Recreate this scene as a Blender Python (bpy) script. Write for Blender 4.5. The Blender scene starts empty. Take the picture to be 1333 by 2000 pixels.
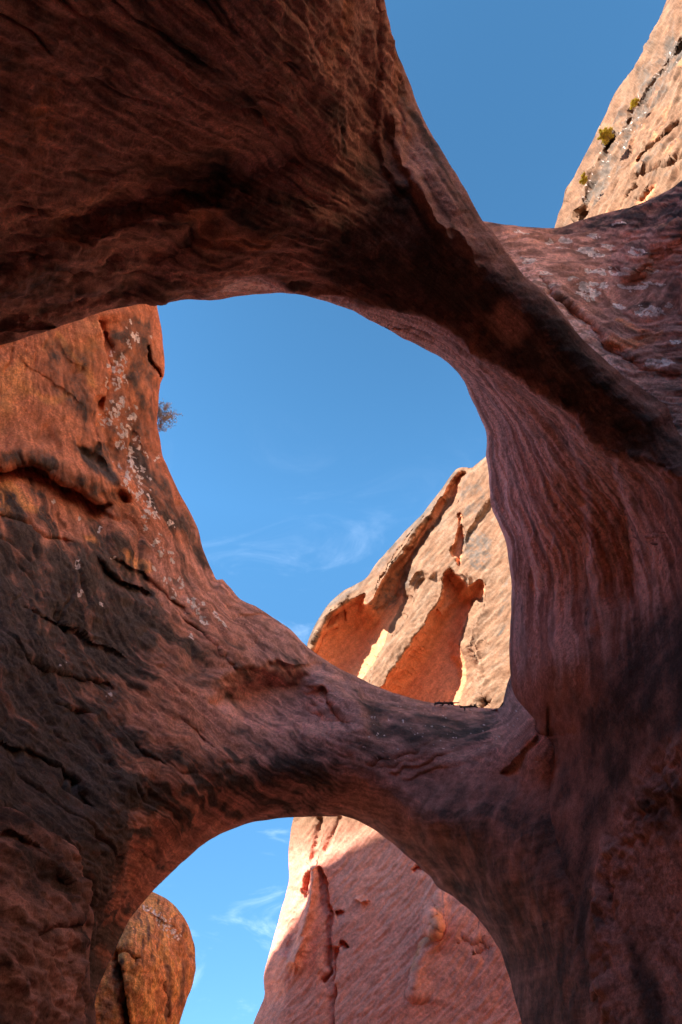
import bpy, math, random
import numpy as np
from mathutils import Vector

# ------------------------------------------------------------------ camera, sky, sun, exposure
S = bpy.context.scene
COL = S.collection
R = math.radians
PITCH = 48.0
CAM = np.array((0.0, 0.0, 1.6))
cd = bpy.data.cameras.new("camera"); cam = bpy.data.objects.new("camera", cd); COL.objects.link(cam)
cam.location = CAM; cam.rotation_euler = (R(90 + PITCH), 0, 0)
cd.sensor_fit = 'VERTICAL'; cd.sensor_height = 36.0; cd.lens = 24.0
cd.clip_start = 0.05; cd.clip_end = 5000
S.camera = cam

SUN_DIR = np.array((-0.62, -0.45, 0.66)); SUN_DIR /= np.linalg.norm(SUN_DIR)
sun_el = math.asin(SUN_DIR[2]); sun_az = math.atan2(SUN_DIR[0], SUN_DIR[1])
W = bpy.data.worlds.new("World"); S.world = W; W.use_nodes = True
nt = W.node_tree; nt.nodes.clear()
def N(nt, t, **k):
    n = nt.nodes.new(t)
    for a, b in k.items(): setattr(n, a, b)
    return n
sky = N(nt, 'ShaderNodeTexSky', sky_type='NISHITA', sun_disc=False, sun_elevation=sun_el, sun_rotation=sun_az % (2*math.pi))
sky.altitude = 2500; sky.air_density = 0.8; sky.dust_density = 0.0; sky.ozone_density = 2.0
bg = N(nt, 'ShaderNodeBackground'); bg.inputs['Strength'].default_value = 0.15
out = N(nt, 'ShaderNodeOutputWorld')
# thin cirrus: streaky noise on the sky direction
tc = N(nt, 'ShaderNodeTexCoord')
mp = N(nt, 'ShaderNodeMapping'); mp.inputs['Rotation'].default_value = (0.3, 0.5, 0.2); mp.inputs['Scale'].default_value = (2.2, 2.6, 7.0)
nz = N(nt, 'ShaderNodeTexNoise'); nz.inputs['Scale'].default_value = 2.2; nz.inputs['Detail'].default_value = 9; nz.inputs['Roughness'].default_value = 0.62; nz.inputs['Distortion'].default_value = 1.1
cr = N(nt, 'ShaderNodeMapRange', interpolation_type='SMOOTHSTEP'); cr.inputs['From Min'].default_value = 0.5; cr.inputs['From Max'].default_value = 0.85; cr.inputs['To Max'].default_value = 0.16
sp = N(nt, 'ShaderNodeSeparateXYZ')
el = N(nt, 'ShaderNodeMapRange', interpolation_type='SMOOTHSTEP'); el.inputs['From Min'].default_value = 0.85; el.inputs['From Max'].default_value = 0.35
mu = N(nt, 'ShaderNodeMath', operation='MULTIPLY')
mx = N(nt, 'ShaderNodeMix', data_type='RGBA'); mx.inputs['B'].default_value = (6.0, 6.3, 6.8, 1)
L = nt.links.new
L(tc.outputs['Generated'], mp.inputs['Vector']); L(mp.outputs[0], nz.inputs['Vector']); L(nz.outputs['Fac'], cr.inputs['Value'])
L(tc.outputs['Generated'], sp.inputs[0]); L(sp.outputs['Z'], el.inputs['Value'])
L(cr.outputs[0], mu.inputs[0]); L(el.outputs[0], mu.inputs[1]); L(mu.outputs[0], mx.inputs['Factor'])
hsv = N(nt, 'ShaderNodeHueSaturation'); hsv.inputs['Hue'].default_value = 0.484; hsv.inputs['Saturation'].default_value = 1.17
hz = N(nt, 'ShaderNodeValToRGB'); e = hz.color_ramp.elements
for k, (p_, v_) in enumerate(((0.15, 0.235), (0.45, 0.36), (0.74, 0.48), (0.99, 0.32))):
    q_ = e[k] if k < 2 else e.new(p_)
    q_.position = p_; q_.color = (v_, v_, v_, 1)
L(sp.outputs['Z'], hz.inputs[0]); L(hz.outputs[0], hsv.inputs['Value'])
L(sky.outputs[0], hsv.inputs['Color']); L(hsv.outputs[0], mx.inputs['A']); L(mx.outputs['Result'], bg.inputs['Color']); L(bg.outputs[0], out.inputs[0])

sl = bpy.data.lights.new("sun", 'SUN'); sl.energy = 2.0; sl.angle = R(0.53); sl.color = (1.0, 0.94, 0.86)
so = bpy.data.objects.new("sun", sl); COL.objects.link(so); so.location = (-20, -20, 60)
so.rotation_euler = Vector(SUN_DIR).to_track_quat('Z', 'Y').to_euler()
S.view_settings.view_transform = 'Standard'; S.view_settings.look = 'None'
S.view_settings.exposure = 2.9; S.view_settings.gamma = 1.0
S.cycles.diffuse_bounces = 6; S.cycles.max_bounces = 8
STEP = 2.6

# ------------------------------------------------------------------ numeric helpers
Fv = np.array((0, math.cos(R(PITCH)), math.sin(R(PITCH)))); Uv = np.array((0, -math.sin(R(PITCH)), math.cos(R(PITCH))))
FPX = 24.0/36.0*2000.0
def dirs(X, Y):
    a = (X - 666.5)/FPX; b = (1000.0 - Y)/FPX
    d = np.stack([a, Fv[1] + b*Uv[1], Fv[2] + b*Uv[2]], -1)
    return d/np.linalg.norm(d, axis=-1, keepdims=True)
def ray(px, py, d): return CAM + dirs(np.array(float(px)), np.array(float(py)))*d

_G = np.array([(1,1,0),(-1,1,0),(1,-1,0),(-1,-1,0),(1,0,1),(-1,0,1),(1,0,-1),(-1,0,-1),(0,1,1),(0,-1,1),(0,1,-1),(0,-1,-1),(1,1,0),(-1,1,0),(0,-1,1),(0,-1,-1)], np.float32)
_PR = np.random.RandomState(7).permutation(256).astype(np.int32); _PR = np.concatenate([_PR, _PR, _PR])
def perlin(x, y, z):
    x = np.asarray(x, np.float32); y = np.asarray(y, np.float32); z = np.asarray(z, np.float32)
    x, y, z = np.broadcast_arrays(x, y, z)
    xf = np.floor(x); yf = np.floor(y); zf = np.floor(z)
    xi = xf.astype(np.int32) & 255; yi = yf.astype(np.int32) & 255; zi = zf.astype(np.int32) & 255
    x = x - xf; y = y - yf; z = z - zf
    u = x*x*x*(x*(x*6-15)+10); v = y*y*y*(y*(y*6-15)+10); w = z*z*z*(z*(z*6-15)+10)
    r = 0
    for dx in (0, 1):
        wx = u if dx else 1-u
        a = _PR[xi+dx]
        for dy in (0, 1):
            wy = v if dy else 1-v
            b = _PR[a+yi+dy]
            for dz in (0, 1):
                wz = w if dz else 1-w
                g = _G[_PR[b+zi+dz] & 15]
                r = r + wx*wy*wz*(g[..., 0]*(x-dx) + g[..., 1]*(y-dy) + g[..., 2]*(z-dz))
    return r
def fbm(x, y, z, octv=4, gain=0.5, lac=2.03):
    s = 0; a = 1.0; f = 1.0
    for i in range(octv):
        s = s + a*perlin(x*f + 17.3*i, y*f + 5.1*i, z*f + 9.7*i); a *= gain; f *= lac
    return s
def ridged(x, y, z, octv=3, gain=0.5):
    s = 0; a = 1.0; f = 1.0
    for i in range(octv):
        s = s + a*(1 - 2*np.abs(perlin(x*f + 31.7*i, y*f + 3.3*i, z*f + 7.9*i))); a *= gain; f *= 2.07
    return s
def sstep(a, b, x):
    t = np.clip((x-a)/(b-a), 0, 1); return t*t*(3-2*t)
def catmull(pts, seg=6.0, closed=True):
    p = np.array(pts, float); n = len(p); o = []
    rng = range(n) if closed else range(n-1)
    for i in rng:
        if closed: a, b, c, d = p[i-1], p[i], p[(i+1) % n], p[(i+2) % n]
        else: a, b, c, d = p[max(i-1, 0)], p[i], p[i+1], p[min(i+2, n-1)]
        ln = np.linalg.norm(c-b); k = int(min(max(1, ln/seg), 14))
        # centripetal-ish: clamp tangents to the local segment length
        t1 = (c-a); t2 = (d-b)
        t1 = t1/max(np.linalg.norm(t1), 1e-6)*min(np.linalg.norm(b-a), ln); t2 = t2/max(np.linalg.norm(t2), 1e-6)*min(np.linalg.norm(d-c), ln)
        for j in range(k):
            t = j/k
            h = (2*t**3-3*t*t+1)*b + (t**3-2*t*t+t)*t1 + (-2*t**3+3*t*t)*c + (t**3-t*t)*t2
            o.append(h)
    if not closed: o.append(p[-1])
    return np.array(o)
def segdist(X, Y, poly, closed):
    """distance, nearest point, side (cross sign of nearest segment), inside flag"""
    x = X.ravel(); y = Y.ravel(); n = x.size
    D = np.full(n, 1e18); NX = np.zeros(n); NY = np.zeros(n); SG = np.zeros(n); IN = np.zeros(n, bool)
    m = len(poly)
    for i in range(m if closed else m-1):
        ax, ay = poly[i]; bx, by = poly[(i+1) % m]
        ex = bx-ax; ey = by-ay; l2 = ex*ex+ey*ey
        if l2 < 1e-9: continue
        t = ((x-ax)*ex + (y-ay)*ey)/l2; np.clip(t, 0, 1, out=t)
        qx = ax+t*ex; qy = ay+t*ey
        d = (x-qx)**2 + (y-qy)**2
        k = d < D
        D[k] = d[k]; NX[k] = qx[k]; NY[k] = qy[k]
        if closed:
            if ay != by:
                c = ((ay > y) != (by > y)) & (x < ex*(y-ay)/(by-ay)+ax)
                IN ^= c
        else:
            SG[k] = np.sign(ex*(y-ay) - ey*(x-ax))[k]
    D = np.sqrt(D)
    sh = X.shape
    return D.reshape(sh), NX.reshape(sh), NY.reshape(sh), SG.reshape(sh), IN.reshape(sh)
def local(X, Y, pts, pad):
    p = np.array(pts); return (X > p[:, 0].min()-pad) & (X < p[:, 0].max()+pad) & (Y > p[:, 1].min()-pad) & (Y < p[:, 1].max()+pad)
# relief tools: they change the distance D (metres) of a rock face
def ridge(D, X, Y, pts, w, amp):
    k = local(X, Y, pts, 3*w)
    d = segdist(X[k], Y[k], catmull(pts, closed=False), False)[0]
    D[k] -= amp*np.exp(-(d/w)**2)
def ledge(D, X, Y, pts, amp, fall, lip=3.0, fade=None):
    """the rock to the right of the travelled line (screen, y down: positive side) steps back by amp and recovers over `fall`"""
    pad = fall*3.2
    k = local(X, Y, pts, pad); c = catmull(pts, closed=False)
    d, nx, ny, sg, _ = segdist(X[k], Y[k], c, False)
    s = d*sg
    e0 = np.hypot(nx-c[0][0], ny-c[0][1]); e1 = np.hypot(nx-c[-1][0], ny-c[-1][1])
    f = fade or fall
    end = sstep(0, f, e0)*sstep(0, f, e1)
    D[k] += amp*end*sstep(-lip, lip, s)*np.exp(-np.clip(s, 0, None)/fall)
def recess(D, X, Y, pts, amp, w, w0=0.0, smooth=True):
    c = catmull(pts) if smooth else np.array(pts, float)
    k = local(X, Y, pts, w+4)
    d, nx, ny, sg, ins = segdist(X[k], Y[k], c, True)
    s = np.where(ins, d, -d)
    D[k] += amp*sstep(-w0, w, s)
def polymask(X, Y, pts, w, inset=0.0):
    m = np.zeros(X.shape); k = local(X, Y, pts, w+2)
    d, _, _, _, ins = segdist(X[k], Y[k], catmull(pts), True)
    m[k] = sstep(inset-w, inset+w, np.where(ins, d, -d)); return m
def linemask(X, Y, pts, w):
    m = np.zeros(X.shape); k = local(X, Y, pts, 3*w)
    d = segdist(X[k], Y[k], catmull(pts, closed=False), False)[0]
    m[k] = np.exp(-(d/w)**2); return m
def tps(ctrl):
    c = np.array(ctrl, float); P = c[:, :2]/1000.0; v = c[:, 2]; n = len(c)
    r2 = ((P[:, None]-P[None])**2).sum(-1); K = 0.5*r2*np.log(r2+1e-12) + np.eye(n)*2e-4
    A = np.zeros((n+3, n+3)); A[:n, :n] = K; A[:n, n] = 1; A[:n, n+1:] = P; A[n, :n] = 1; A[n+1:, :n] = P.T
    s = np.linalg.solve(A, np.concatenate([v, np.zeros(3)]))
    def f(X, Y):
        x = X/1000.0; y = Y/1000.0
        o = s[n] + s[n+1]*x + s[n+2]*y
        for i in range(n):
            r2 = (x-P[i, 0])**2 + (y-P[i, 1])**2
            o = o + s[i]*0.5*r2*np.log(r2+1e-12)
        return o
    return f
def smax(a, b, k): 
    h = np.clip(0.5+0.5*(a-b)/k, 0, 1); return b*(1-h)+a*h + k*h*(1-h)
def axis_coords(lo, hi, flo, fhi, step):
    core0 = max(lo, flo); core1 = min(hi, fhi)
    a = list(np.arange(core0, core1+step, step)) if core1 > core0 else [lo]
    s = step; x = a[-1]
    while x < hi: s = min(s*1.25, 120); x += s; a.append(x)
    s = step; x = a[0]; pre = []
    while x > lo: s = min(s*1.25, 120); x -= s; pre.append(x)
    return np.array(pre[::-1] + a)

# ------------------------------------------------------------------ rock sheets: traced outline + real distance + real thickness
def sheet_grid(outline, step, inset=0.0):
    lo = outline.min(0); hi = outline.max(0)
    xs = axis_coords(lo[0], hi[0], -70, 1403, step); ys = axis_coords(lo[1], hi[1], -70, 2070, step)
    X, Y = np.meshgrid(xs, ys)
    d, nx, ny, _, ins = segdist(X, Y, outline, True)
    q = ins[:-1, :-1] | ins[1:, :-1] | ins[:-1, 1:] | ins[1:, 1:]
    keep = np.zeros(X.shape, bool)
    keep[:-1, :-1] |= q; keep[1:, :-1] |= q; keep[:-1, 1:] |= q; keep[1:, 1:] |= q
    cell = np.maximum(np.gradient(xs)[None, :], np.gradient(ys)[:, None])
    near = ins & (d < .4*cell)
    snap = keep & (~ins | near)
    k = np.where(near, 1 - inset/np.maximum(d, 1e-1), 1 + inset/np.maximum(d, 1e-1))
    X, Y = np.where(snap, X + (nx-X)*k, X), np.where(snap, Y + (ny-Y)*k, Y)
    sd = np.where(ins & ~near, d, 0.0)
    return X, Y, sd, keep, q, xs, ys
def rounding(X, Y, sd, D, rad):
    """a circular edge of radius rad metres"""
    w = np.maximum(rad/np.maximum(D, .5)*FPX, 1.0)
    t = np.clip(sd/w, 0, 1)
    return rad*(1-t)**2.4
def grid_normals(P):
    du = np.gradient(P, axis=1); dv = np.gradient(P, axis=0)
    n = np.cross(dv, du); n /= np.maximum(np.linalg.norm(n, axis=-1, keepdims=True), 1e-12)
    v = CAM - P
    f = np.sign((n*v).sum(-1, keepdims=True)); f[f == 0] = 1
    return n*f
def make_sheet(outline_pts, depthf, dispf, attrf, thick, step=None, rad=0.25, seg=6.0, jitter=1.2, radf=None):
    step = step or STEP
    ol = catmull(outline_pts, seg)
    jt = 1.4*jitter*fbm(ol[:, 0]/34.0, ol[:, 1]/34.0, 3.3, 2)
    tn = np.roll(ol, -1, 0) - np.roll(ol, 1, 0); tn /= np.maximum(np.linalg.norm(tn, axis=1, keepdims=True), 1e-9)
    ol = ol + np.stack([tn[:, 1], -tn[:, 0]], -1)*jt[:, None]
    X, Y, sd, keep, q, gx, gy = sheet_grid(ol, step)
    D = depthf(X, Y, sd)
    rr = radf(X, Y) if radf else rad
    D = D + rounding(X, Y, sd, D, rr)
    D = np.clip(D, 0.6, 400)
    P = CAM + dirs(X, Y)*D[..., None]
    Nn = grid_normals(P)
    idx = np.full(X.shape, -1, np.int64); idx[keep] = np.arange(keep.sum())
    p = P[keep]; n = Nn[keep]; x = X[keep]; y = Y[keep]; s = sd[keep]
    h = dispf(p, n, x, y, s)*(.1+.9*sstep(0, 11, s))
    DV = np.zeros(P.shape); DV[keep] = n*h[:, None]
    p = p + n*h[:, None]
    attrs = attrf(p, n, x, y, s)
    f = np.stack([idx[:-1, :-1][q], idx[1:, :-1][q], idx[1:, 1:][q], idx[:-1, 1:][q]], -1)
    # back of the rock (coarser)
    Xb, Yb, sb, kb, qb, _, _ = sheet_grid(ol, step*5, 3.0)
    Db = depthf(Xb, Yb, sb); rb = radf(Xb, Yb) if radf else rad
    Db = Db + rb
    wT = thick/np.maximum(Db, .5)*FPX*0.6
    t = np.clip(sb/np.maximum(wT, 1), 0, 1)
    Db = Db + thick*np.sqrt(np.clip(1-(1-t)**2, 0, 1))
    ix = np.clip(np.searchsorted(gx, Xb), 0, len(gx)-1); iy = np.clip(np.searchsorted(gy, Yb), 0, len(gy)-1)
    Pb = (CAM + dirs(Xb, Yb)*np.clip(Db, 0.8, 500)[..., None] + DV[iy, ix])[kb]
    ib = np.full(Xb.shape, -1, np.int64); ib[kb] = np.arange(kb.sum()) + len(p)
    fb = np.stack([ib[:-1, :-1][qb], ib[:-1, 1:][qb], ib[1:, 1:][qb], ib[1:, :-1][qb]], -1)
    return dict(p=np.concatenate([p, Pb]), f=np.concatenate([f, fb]), nf=len(f), npf=len(p), x=np.concatenate([x, Xb[kb]]), y=np.concatenate([y, Yb[kb]]),
                attrs={k: np.concatenate([v, np.zeros(len(Pb))]) for k, v in attrs.items()})
def stk(v, k=0.5): return np.clip(.5 + k*v, 0, 1)
def cracks(u, v, w, wid=.05, thr=.1):
    """thin broken joints along v where the noise in u crosses zero"""
    n = perlin(u, v*.35, w); m = sstep(thr, thr+.25, perlin(u*.7+9, v*.9, w+4))
    return m*np.exp(-(n/wid)**2)
def vertex_normals(p, f):
    a = p[f[:, 2]]-p[f[:, 0]]; b = p[f[:, 3]]-p[f[:, 1]]
    n = np.cross(a, b); vn = np.zeros_like(p)
    for k in range(4):
        for c in range(3): vn[:, c] += np.bincount(f[:, k], n[:, c], len(p))
    vn /= np.maximum(np.linalg.norm(vn, axis=1, keepdims=True), 1e-12)
    return vn
def to_object(name, p, f, mat, attrs=None, normals=None, parent=None, origin=None):
    used = np.zeros(len(p), bool); used[f.ravel()] = True
    m = np.cumsum(used)-1; p2 = p[used]; f2 = m[f]
    org = np.array(origin) if origin is not None else np.zeros(3)
    me = bpy.data.meshes.new(name)
    me.vertices.add(len(p2)); me.vertices.foreach_set('co', (p2-org).astype(np.float32).ravel())
    me.loops.add(f2.size); me.loops.foreach_set('vertex_index', f2.astype(np.int32).ravel())
    me.polygons.add(len(f2)); me.polygons.foreach_set('loop_start', (np.arange(len(f2))*f2.shape[1]).astype(np.int32))
    me.polygons.foreach_set('use_smooth', np.ones(len(f2), bool))
    me.update(calc_edges=True)
    for k, v in (attrs or {}).items():
        at = me.attributes.new(k, 'FLOAT', 'POINT'); at.data.foreach_set('value', v[used].astype(np.float32))
    if normals is not None: me.normals_split_custom_set_from_vertices(normals[used].tolist())
    me.materials.append(mat)
    o = bpy.data.objects.new(name, me); COL.objects.link(o)
    if parent is not None: o.parent = parent
    elif origin is not None: o.location = org
    return o
def tag(o, label, cat, group=None, kind=None):
    o['label'] = label; o['category'] = cat
    if group: o['group'] = group
    if kind: o['kind'] = kind
    return o
def empty(name, loc=(0, 0, 0)):
    o = bpy.data.objects.new(name, None); COL.objects.link(o); o.location = loc; return o

# ------------------------------------------------------------------ sandstone material
def rock_mat(name, base, base2, red, dark, pale, grain=1.0, bump=1.0, bed=(0.1, 0.2, 1.0), tone=None, speck=1.0):
    m = bpy.data.materials.new(name); m.use_nodes = True; t = m.node_tree; t.nodes.clear(); L = t.links.new
    o = N(t, 'ShaderNodeOutputMaterial'); b = N(t, 'ShaderNodeBsdfPrincipled'); b.inputs['Roughness'].default_value = 0.93
    b.inputs['Specular IOR Level'].default_value = 0.12
    L(b.outputs[0], o.inputs[0])
    g = N(t, 'ShaderNodeNewGeometry')
    def noise(scale, det, rough=0.55, dist=0.0, vec=None):
        n = N(t, 'ShaderNodeTexNoise'); n.inputs['Scale'].default_value = scale; n.inputs['Detail'].default_value = det
        n.inputs['Roughness'].default_value = rough; n.inputs['Distortion'].default_value = dist
        L(vec if vec else g.outputs['Position'], n.inputs['Vector']); return n.outputs['Fac']
    def mapr(v, a, b_, c=0.0, d=1.0):
        n = N(t, 'ShaderNodeMapRange', interpolation_type='SMOOTHSTEP'); L(v, n.inputs['Value'])
        n.inputs['From Min'].default_value = a; n.inputs['From Max'].default_value = b_; n.inputs['To Min'].default_value = c; n.inputs['To Max'].default_value = d
        return n.outputs[0]
    def math_(op, a, b_):
        n = N(t, 'ShaderNodeMath', operation=op)
        for i, v in enumerate((a, b_)):
            if isinstance(v, (int, float)): n.inputs[i].default_value = v
            else: L(v, n.inputs[i])
        return n.outputs[0]
    def mix(f, a, b_):
        n = N(t, 'ShaderNodeMix', data_type='RGBA')
        if isinstance(f, float): n.inputs['Factor'].default_value = f
        else: L(f, n.inputs['Factor'])
        for k, v in (('A', a), ('B', b_)):
            if isinstance(v, tuple): n.inputs[k].default_value = v + (1,)
            else: L(v, n.inputs[k])
        return n.outputs['Result']
    def attr(n_):
        n = N(t, 'ShaderNodeAttribute', attribute_name=n_); return n.outputs['Fac']
    # bedded coordinates
    mp = N(t, 'ShaderNodeMapping'); mp.inputs['Rotation'].default_value = bed; mp.inputs['Scale'].default_value = (0.35, 0.35, 3.2); L(g.outputs['Position'], mp.inputs['Vector'])
    n_big = noise(0.55, 5, 0.55, 0.4); n_mid = noise(3.1, 6, 0.6); n_fine = noise(26.0/grain, 5, 0.65); n_bed = noise(2.2/grain, 6, 0.6, 0.5, mp.outputs[0])
    n_grain = noise(75.0/grain, 3, 0.8)
    c = mix(mapr(n_big, 0.35, 0.65), base, base2)
    c = mix(mapr(n_bed, 0.42, 0.62, 0.0, 0.55), c, base2)
    if tone:
        ct = mix(mapr(n_big, 0.35, 0.65), tone[0], tone[1]); ct = mix(mapr(n_bed, 0.42, 0.62, 0.0, 0.55), ct, tone[1])
        c = mix(attr('tone'), c, ct)
    brk = math_('ADD', math_('MULTIPLY', math_('SUBTRACT', n_mid, 0.5), 0.9), math_('MULTIPLY', math_('SUBTRACT', n_fine, 0.5), 0.7))
    def patch(name_, col, k, sharp=0.12):
        nonlocal c
        v = math_('ADD', attr(name_), math_('MULTIPLY', brk, k))
        ok = math_('MULTIPLY', mapr(v, 0.5-sharp, 0.5+sharp), mapr(attr(name_), 0.02, 0.12))
        c = mix(ok, c, col)
    patch('red', red, 0.8, 0.25)
    patch('pale', pale, 0.7, 0.3)
    patch('dark', dark, 1.2, 0.3)
    patch('lichen', (0.66, 0.51, 0.44), 0.75, 0.08)
    # sand grain and small mottling of the stone itself
    hs = N(t, 'ShaderNodeMix', data_type='RGBA', blend_type='MULTIPLY'); hs.inputs['Factor'].default_value = 1.0
    gr = math_('MULTIPLY', math_('MULTIPLY', mapr(n_fine, 0.28, 0.72, 1-.36*speck, 1+.34*speck), mapr(n_grain, 0.25, 0.75, 1-.36*speck, 1+.38*speck)), mapr(attr('streak'), 0.0, 1.0, 0.55, 1.5))
    cb = N(t, 'ShaderNodeCombineColor'); L(gr, cb.inputs[0]); L(gr, cb.inputs[1]); L(gr, cb.inputs[2])
    L(c, hs.inputs['A']); L(cb.outputs[0], hs.inputs['B']); L(hs.outputs['Result'], b.inputs['Base Color'])
    hh = math_('ADD', math_('MULTIPLY', n_bed, 0.014*grain), math_('ADD', math_('MULTIPLY', n_mid, 0.022*grain), math_('ADD', math_('MULTIPLY', n_fine, 0.013*grain), math_('MULTIPLY', n_grain, 0.004*grain))))
    bp = N(t, 'ShaderNodeBump'); bp.inputs['Strength'].default_value = 0.75*bump; bp.inputs['Distance'].default_value = 1.0
    L(hh, bp.inputs['Height']); L(bp.outputs[0], b.inputs['Normal'])
    return m
M_near = rock_mat('shaded_red_sandstone', (0.47, 0.212, 0.148), (0.53, 0.262, 0.20), (0.56, 0.21, 0.10), (0.085, 0.054, 0.044), (0.76, 0.48, 0.41), bump=.75, speck=.9)
M_left = rock_mat('varnished_orange_sandstone', (0.62, 0.22, 0.105), (0.54, 0.185, 0.10), (0.74, 0.30, 0.11), (0.10, 0.068, 0.054), (0.62, 0.28, 0.21), bump=.75, speck=.9, tone=((0.47, 0.212, 0.148), (0.53, 0.262, 0.20)))
M_cliff = rock_mat('cream_sandstone', (0.222, 0.124, 0.074), (0.213, 0.11, 0.063), (0.64, 0.26, 0.13), (0.125, 0.095, 0.075), (0.24, 0.148, 0.095), grain=2.0, bump=.5, speck=.5, tone=((0.80, 0.315, 0.215), (0.76, 0.28, 0.19)))  # tone lightens the shaded lower face by colour, in place of bounce light
M_sand = rock_mat('pale_sand', (0.52, 0.34, 0.23), (0.56, 0.38, 0.27), (0.5, 0.3, 0.2), (0.4, 0.25, 0.17), (0.6, 0.4, 0.3))
M_pale = rock_mat('added_wall_pale_sandstone', (0.74, 0.52, 0.36), (0.70, 0.46, 0.31), (0.6, 0.35, 0.22), (0.45, 0.3, 0.2), (0.7, 0.5, 0.38), grain=2.6)  # kept pale so the added east wall bounces more light
M_dome = rock_mat('orange_stained_sandstone', (0.68, 0.28, 0.12), (0.60, 0.23, 0.10), (0.74, 0.34, 0.12), (0.22, 0.11, 0.07), (0.5, 0.33, 0.24), grain=2.4)

# ================================================================== 1. overhead arch and the right-hand pillar
OPEN1_TOP = [(0, 676), (105, 642), (210, 606), (284, 593), (315, 594), (362, 585), (415, 586), (462, 579), (525, 574), (567, 573), (620, 583), (662, 596), (700, 612), (738, 633), (790, 661), (832, 682), (870, 704), (904, 739), (923, 782), (942, 824), (951, 850), (950, 889), (955, 925), (960, 989), (974, 1022), (987, 1056), (994, 1094), (1000, 1150), (998, 1200), (995, 1270), (998, 1326), (1008, 1363), (1032, 1392), (1048, 1410), (1046, 1431), (1061, 1450)]
ARCH_UP = [(735, -350), (742, -120), (751, 0), (762, 52), (777, 105), (801, 163), (817, 210), (843, 262), (880, 320), (911, 373), (943, 430), (969, 462), (995, 499), (1027, 541), (1069, 575), (1100, 612), (1137, 661), (1179, 700), (1223, 737), (1253, 756), (1279, 775), (1305, 797), (1320, 835), (1335, 856), (1420, 930), (1700, 1000)]
SEAM = [(1058, 1500), (1040, 1580), (1035, 1680), (1045, 1780), (1075, 1870), (1110, 1935), (1140, 1990), (1190, 2100), (1320, 2600)]
ARCH_OUT = [(-2600, -1900), (-600, -1900), (300, -1800), (640, -1000)] + ARCH_UP + [(2800, 1150), (2800, 3400), (1500, 3400)] + SEAM[::-1] + OPEN1_TOP[::-1] + [(-150, 725), (-500, 840), (-1200, 1050), (-2600, 1300)]
f_rib = tps([(-2600, -2600, 2.4), (300, -2600, 4.0), (640, -1200, 5.0), (-2600, 1300, 4.0), (-1200, 0, 2.6), (-500, 800, 4.4), (0, -300, 3.6), (0, 0, 3.8), (300, 0, 4.4), (600, 0, 5.2), (740, 0, 7.0), (735, 150, 7.3), (690, 150, 6.6), (620, 150, 5.6), (640, 0, 5.5), (740, 280, 7.4), (660, 280, 6.3),
    (0, 300, 4.4), (300, 300, 5.3), (600, 300, 6.1), (0, 640, 5.6), (200, 560, 5.9), (300, 450, 6.0), (500, 500, 6.5), (520, 570, 7.0), (700, 450, 6.8), (700, 560, 6.9), (850, 330, 7.0), (850, 500, 6.6), (850, 600, 6.7), (1000, 600, 6.3), (1150, 750, 6.1), (1300, 880, 5.9),
    (900, 900, 7.2), (1100, 1100, 6.4), (1333, 1100, 5.0), (1000, 1500, 7.0), (1600, 1000, 4.4), (2800, 1500, 3.0), (2000, 3400, 2.5), (1000, 3400, 3)])
f_wall = tps([(520, 573, 7.6), (600, 578, 7.1), (662, 596, 7.8), (700, 590, 6.9), (740, 634, 8.0), (832, 682, 8.5), (833, 614, 6.65), (938, 687, 6.3), (1043, 741, 6.0), (1144, 805, 6.05), (1189, 869, 5.95), (1245, 876, 5.9), (1333, 948, 5.75),
    (904, 739, 9.2), (950, 850, 9.9), (960, 989, 9.8), (1000, 1150, 9.1), (996, 1290, 8.7), (1000, 860, 8.7), (1060, 950, 8.0), (1150, 950, 7.3), (1250, 1000, 6.7), (1050, 1100, 8.05), (1130, 1150, 7.4), (1220, 1150, 6.8), (1320, 1100, 6.1), (1080, 1300, 7.1), (1200, 1300, 6.3), (1333, 1300, 5.5),
    (1048, 1420, 7.9), (1075, 1480, 7.5), (1060, 1600, 7.3), (1200, 1600, 6.1), (1333, 1600, 5.2), (1060, 1760, 7.0), (1140, 1980, 6.1), (1250, 1900, 5.2), (1333, 2000, 4.4), (1600, 1300, 4.0), (1600, 2000, 3.3), (2800, 1150, 2.8), (2800, 3400, 2.2), (1350, 2600, 3.6), (1500, 3400, 2.8),
    (300, 300, 0.5), (700, 100, 1.5), (1000, 300, 2.5), (1333, 500, 2.5), (-500, 500, 0), (-2600, 0, -3), (0, 650, 3.2), (300, 580, 5.4)])
OP1 = catmull([q for q in OPEN1_TOP if q[1] < 1330] + [(1002, 1600), (1010, 2600)], closed=False)
UPL = catmull(ARCH_UP, closed=False)
CRS = catmull([(560, 574), (640, 582), (833, 614), (938, 680), (1043, 741), (1190, 860), (1290, 960), (1350, 1100), (1385, 1300), (1400, 1700), (1400, 2600)], closed=False)
def flow_pillar(x, y, a):
    c = segdist(x, y, CRS, False)[0]; return a/np.maximum(a+c, 1)
def flow_arch(x, y):
    a = segdist(x, y, OP1, False)[0]; b = segdist(x, y, UPL, False)[0]
    return a, b, a/np.maximum(a+b, 1)
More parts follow.
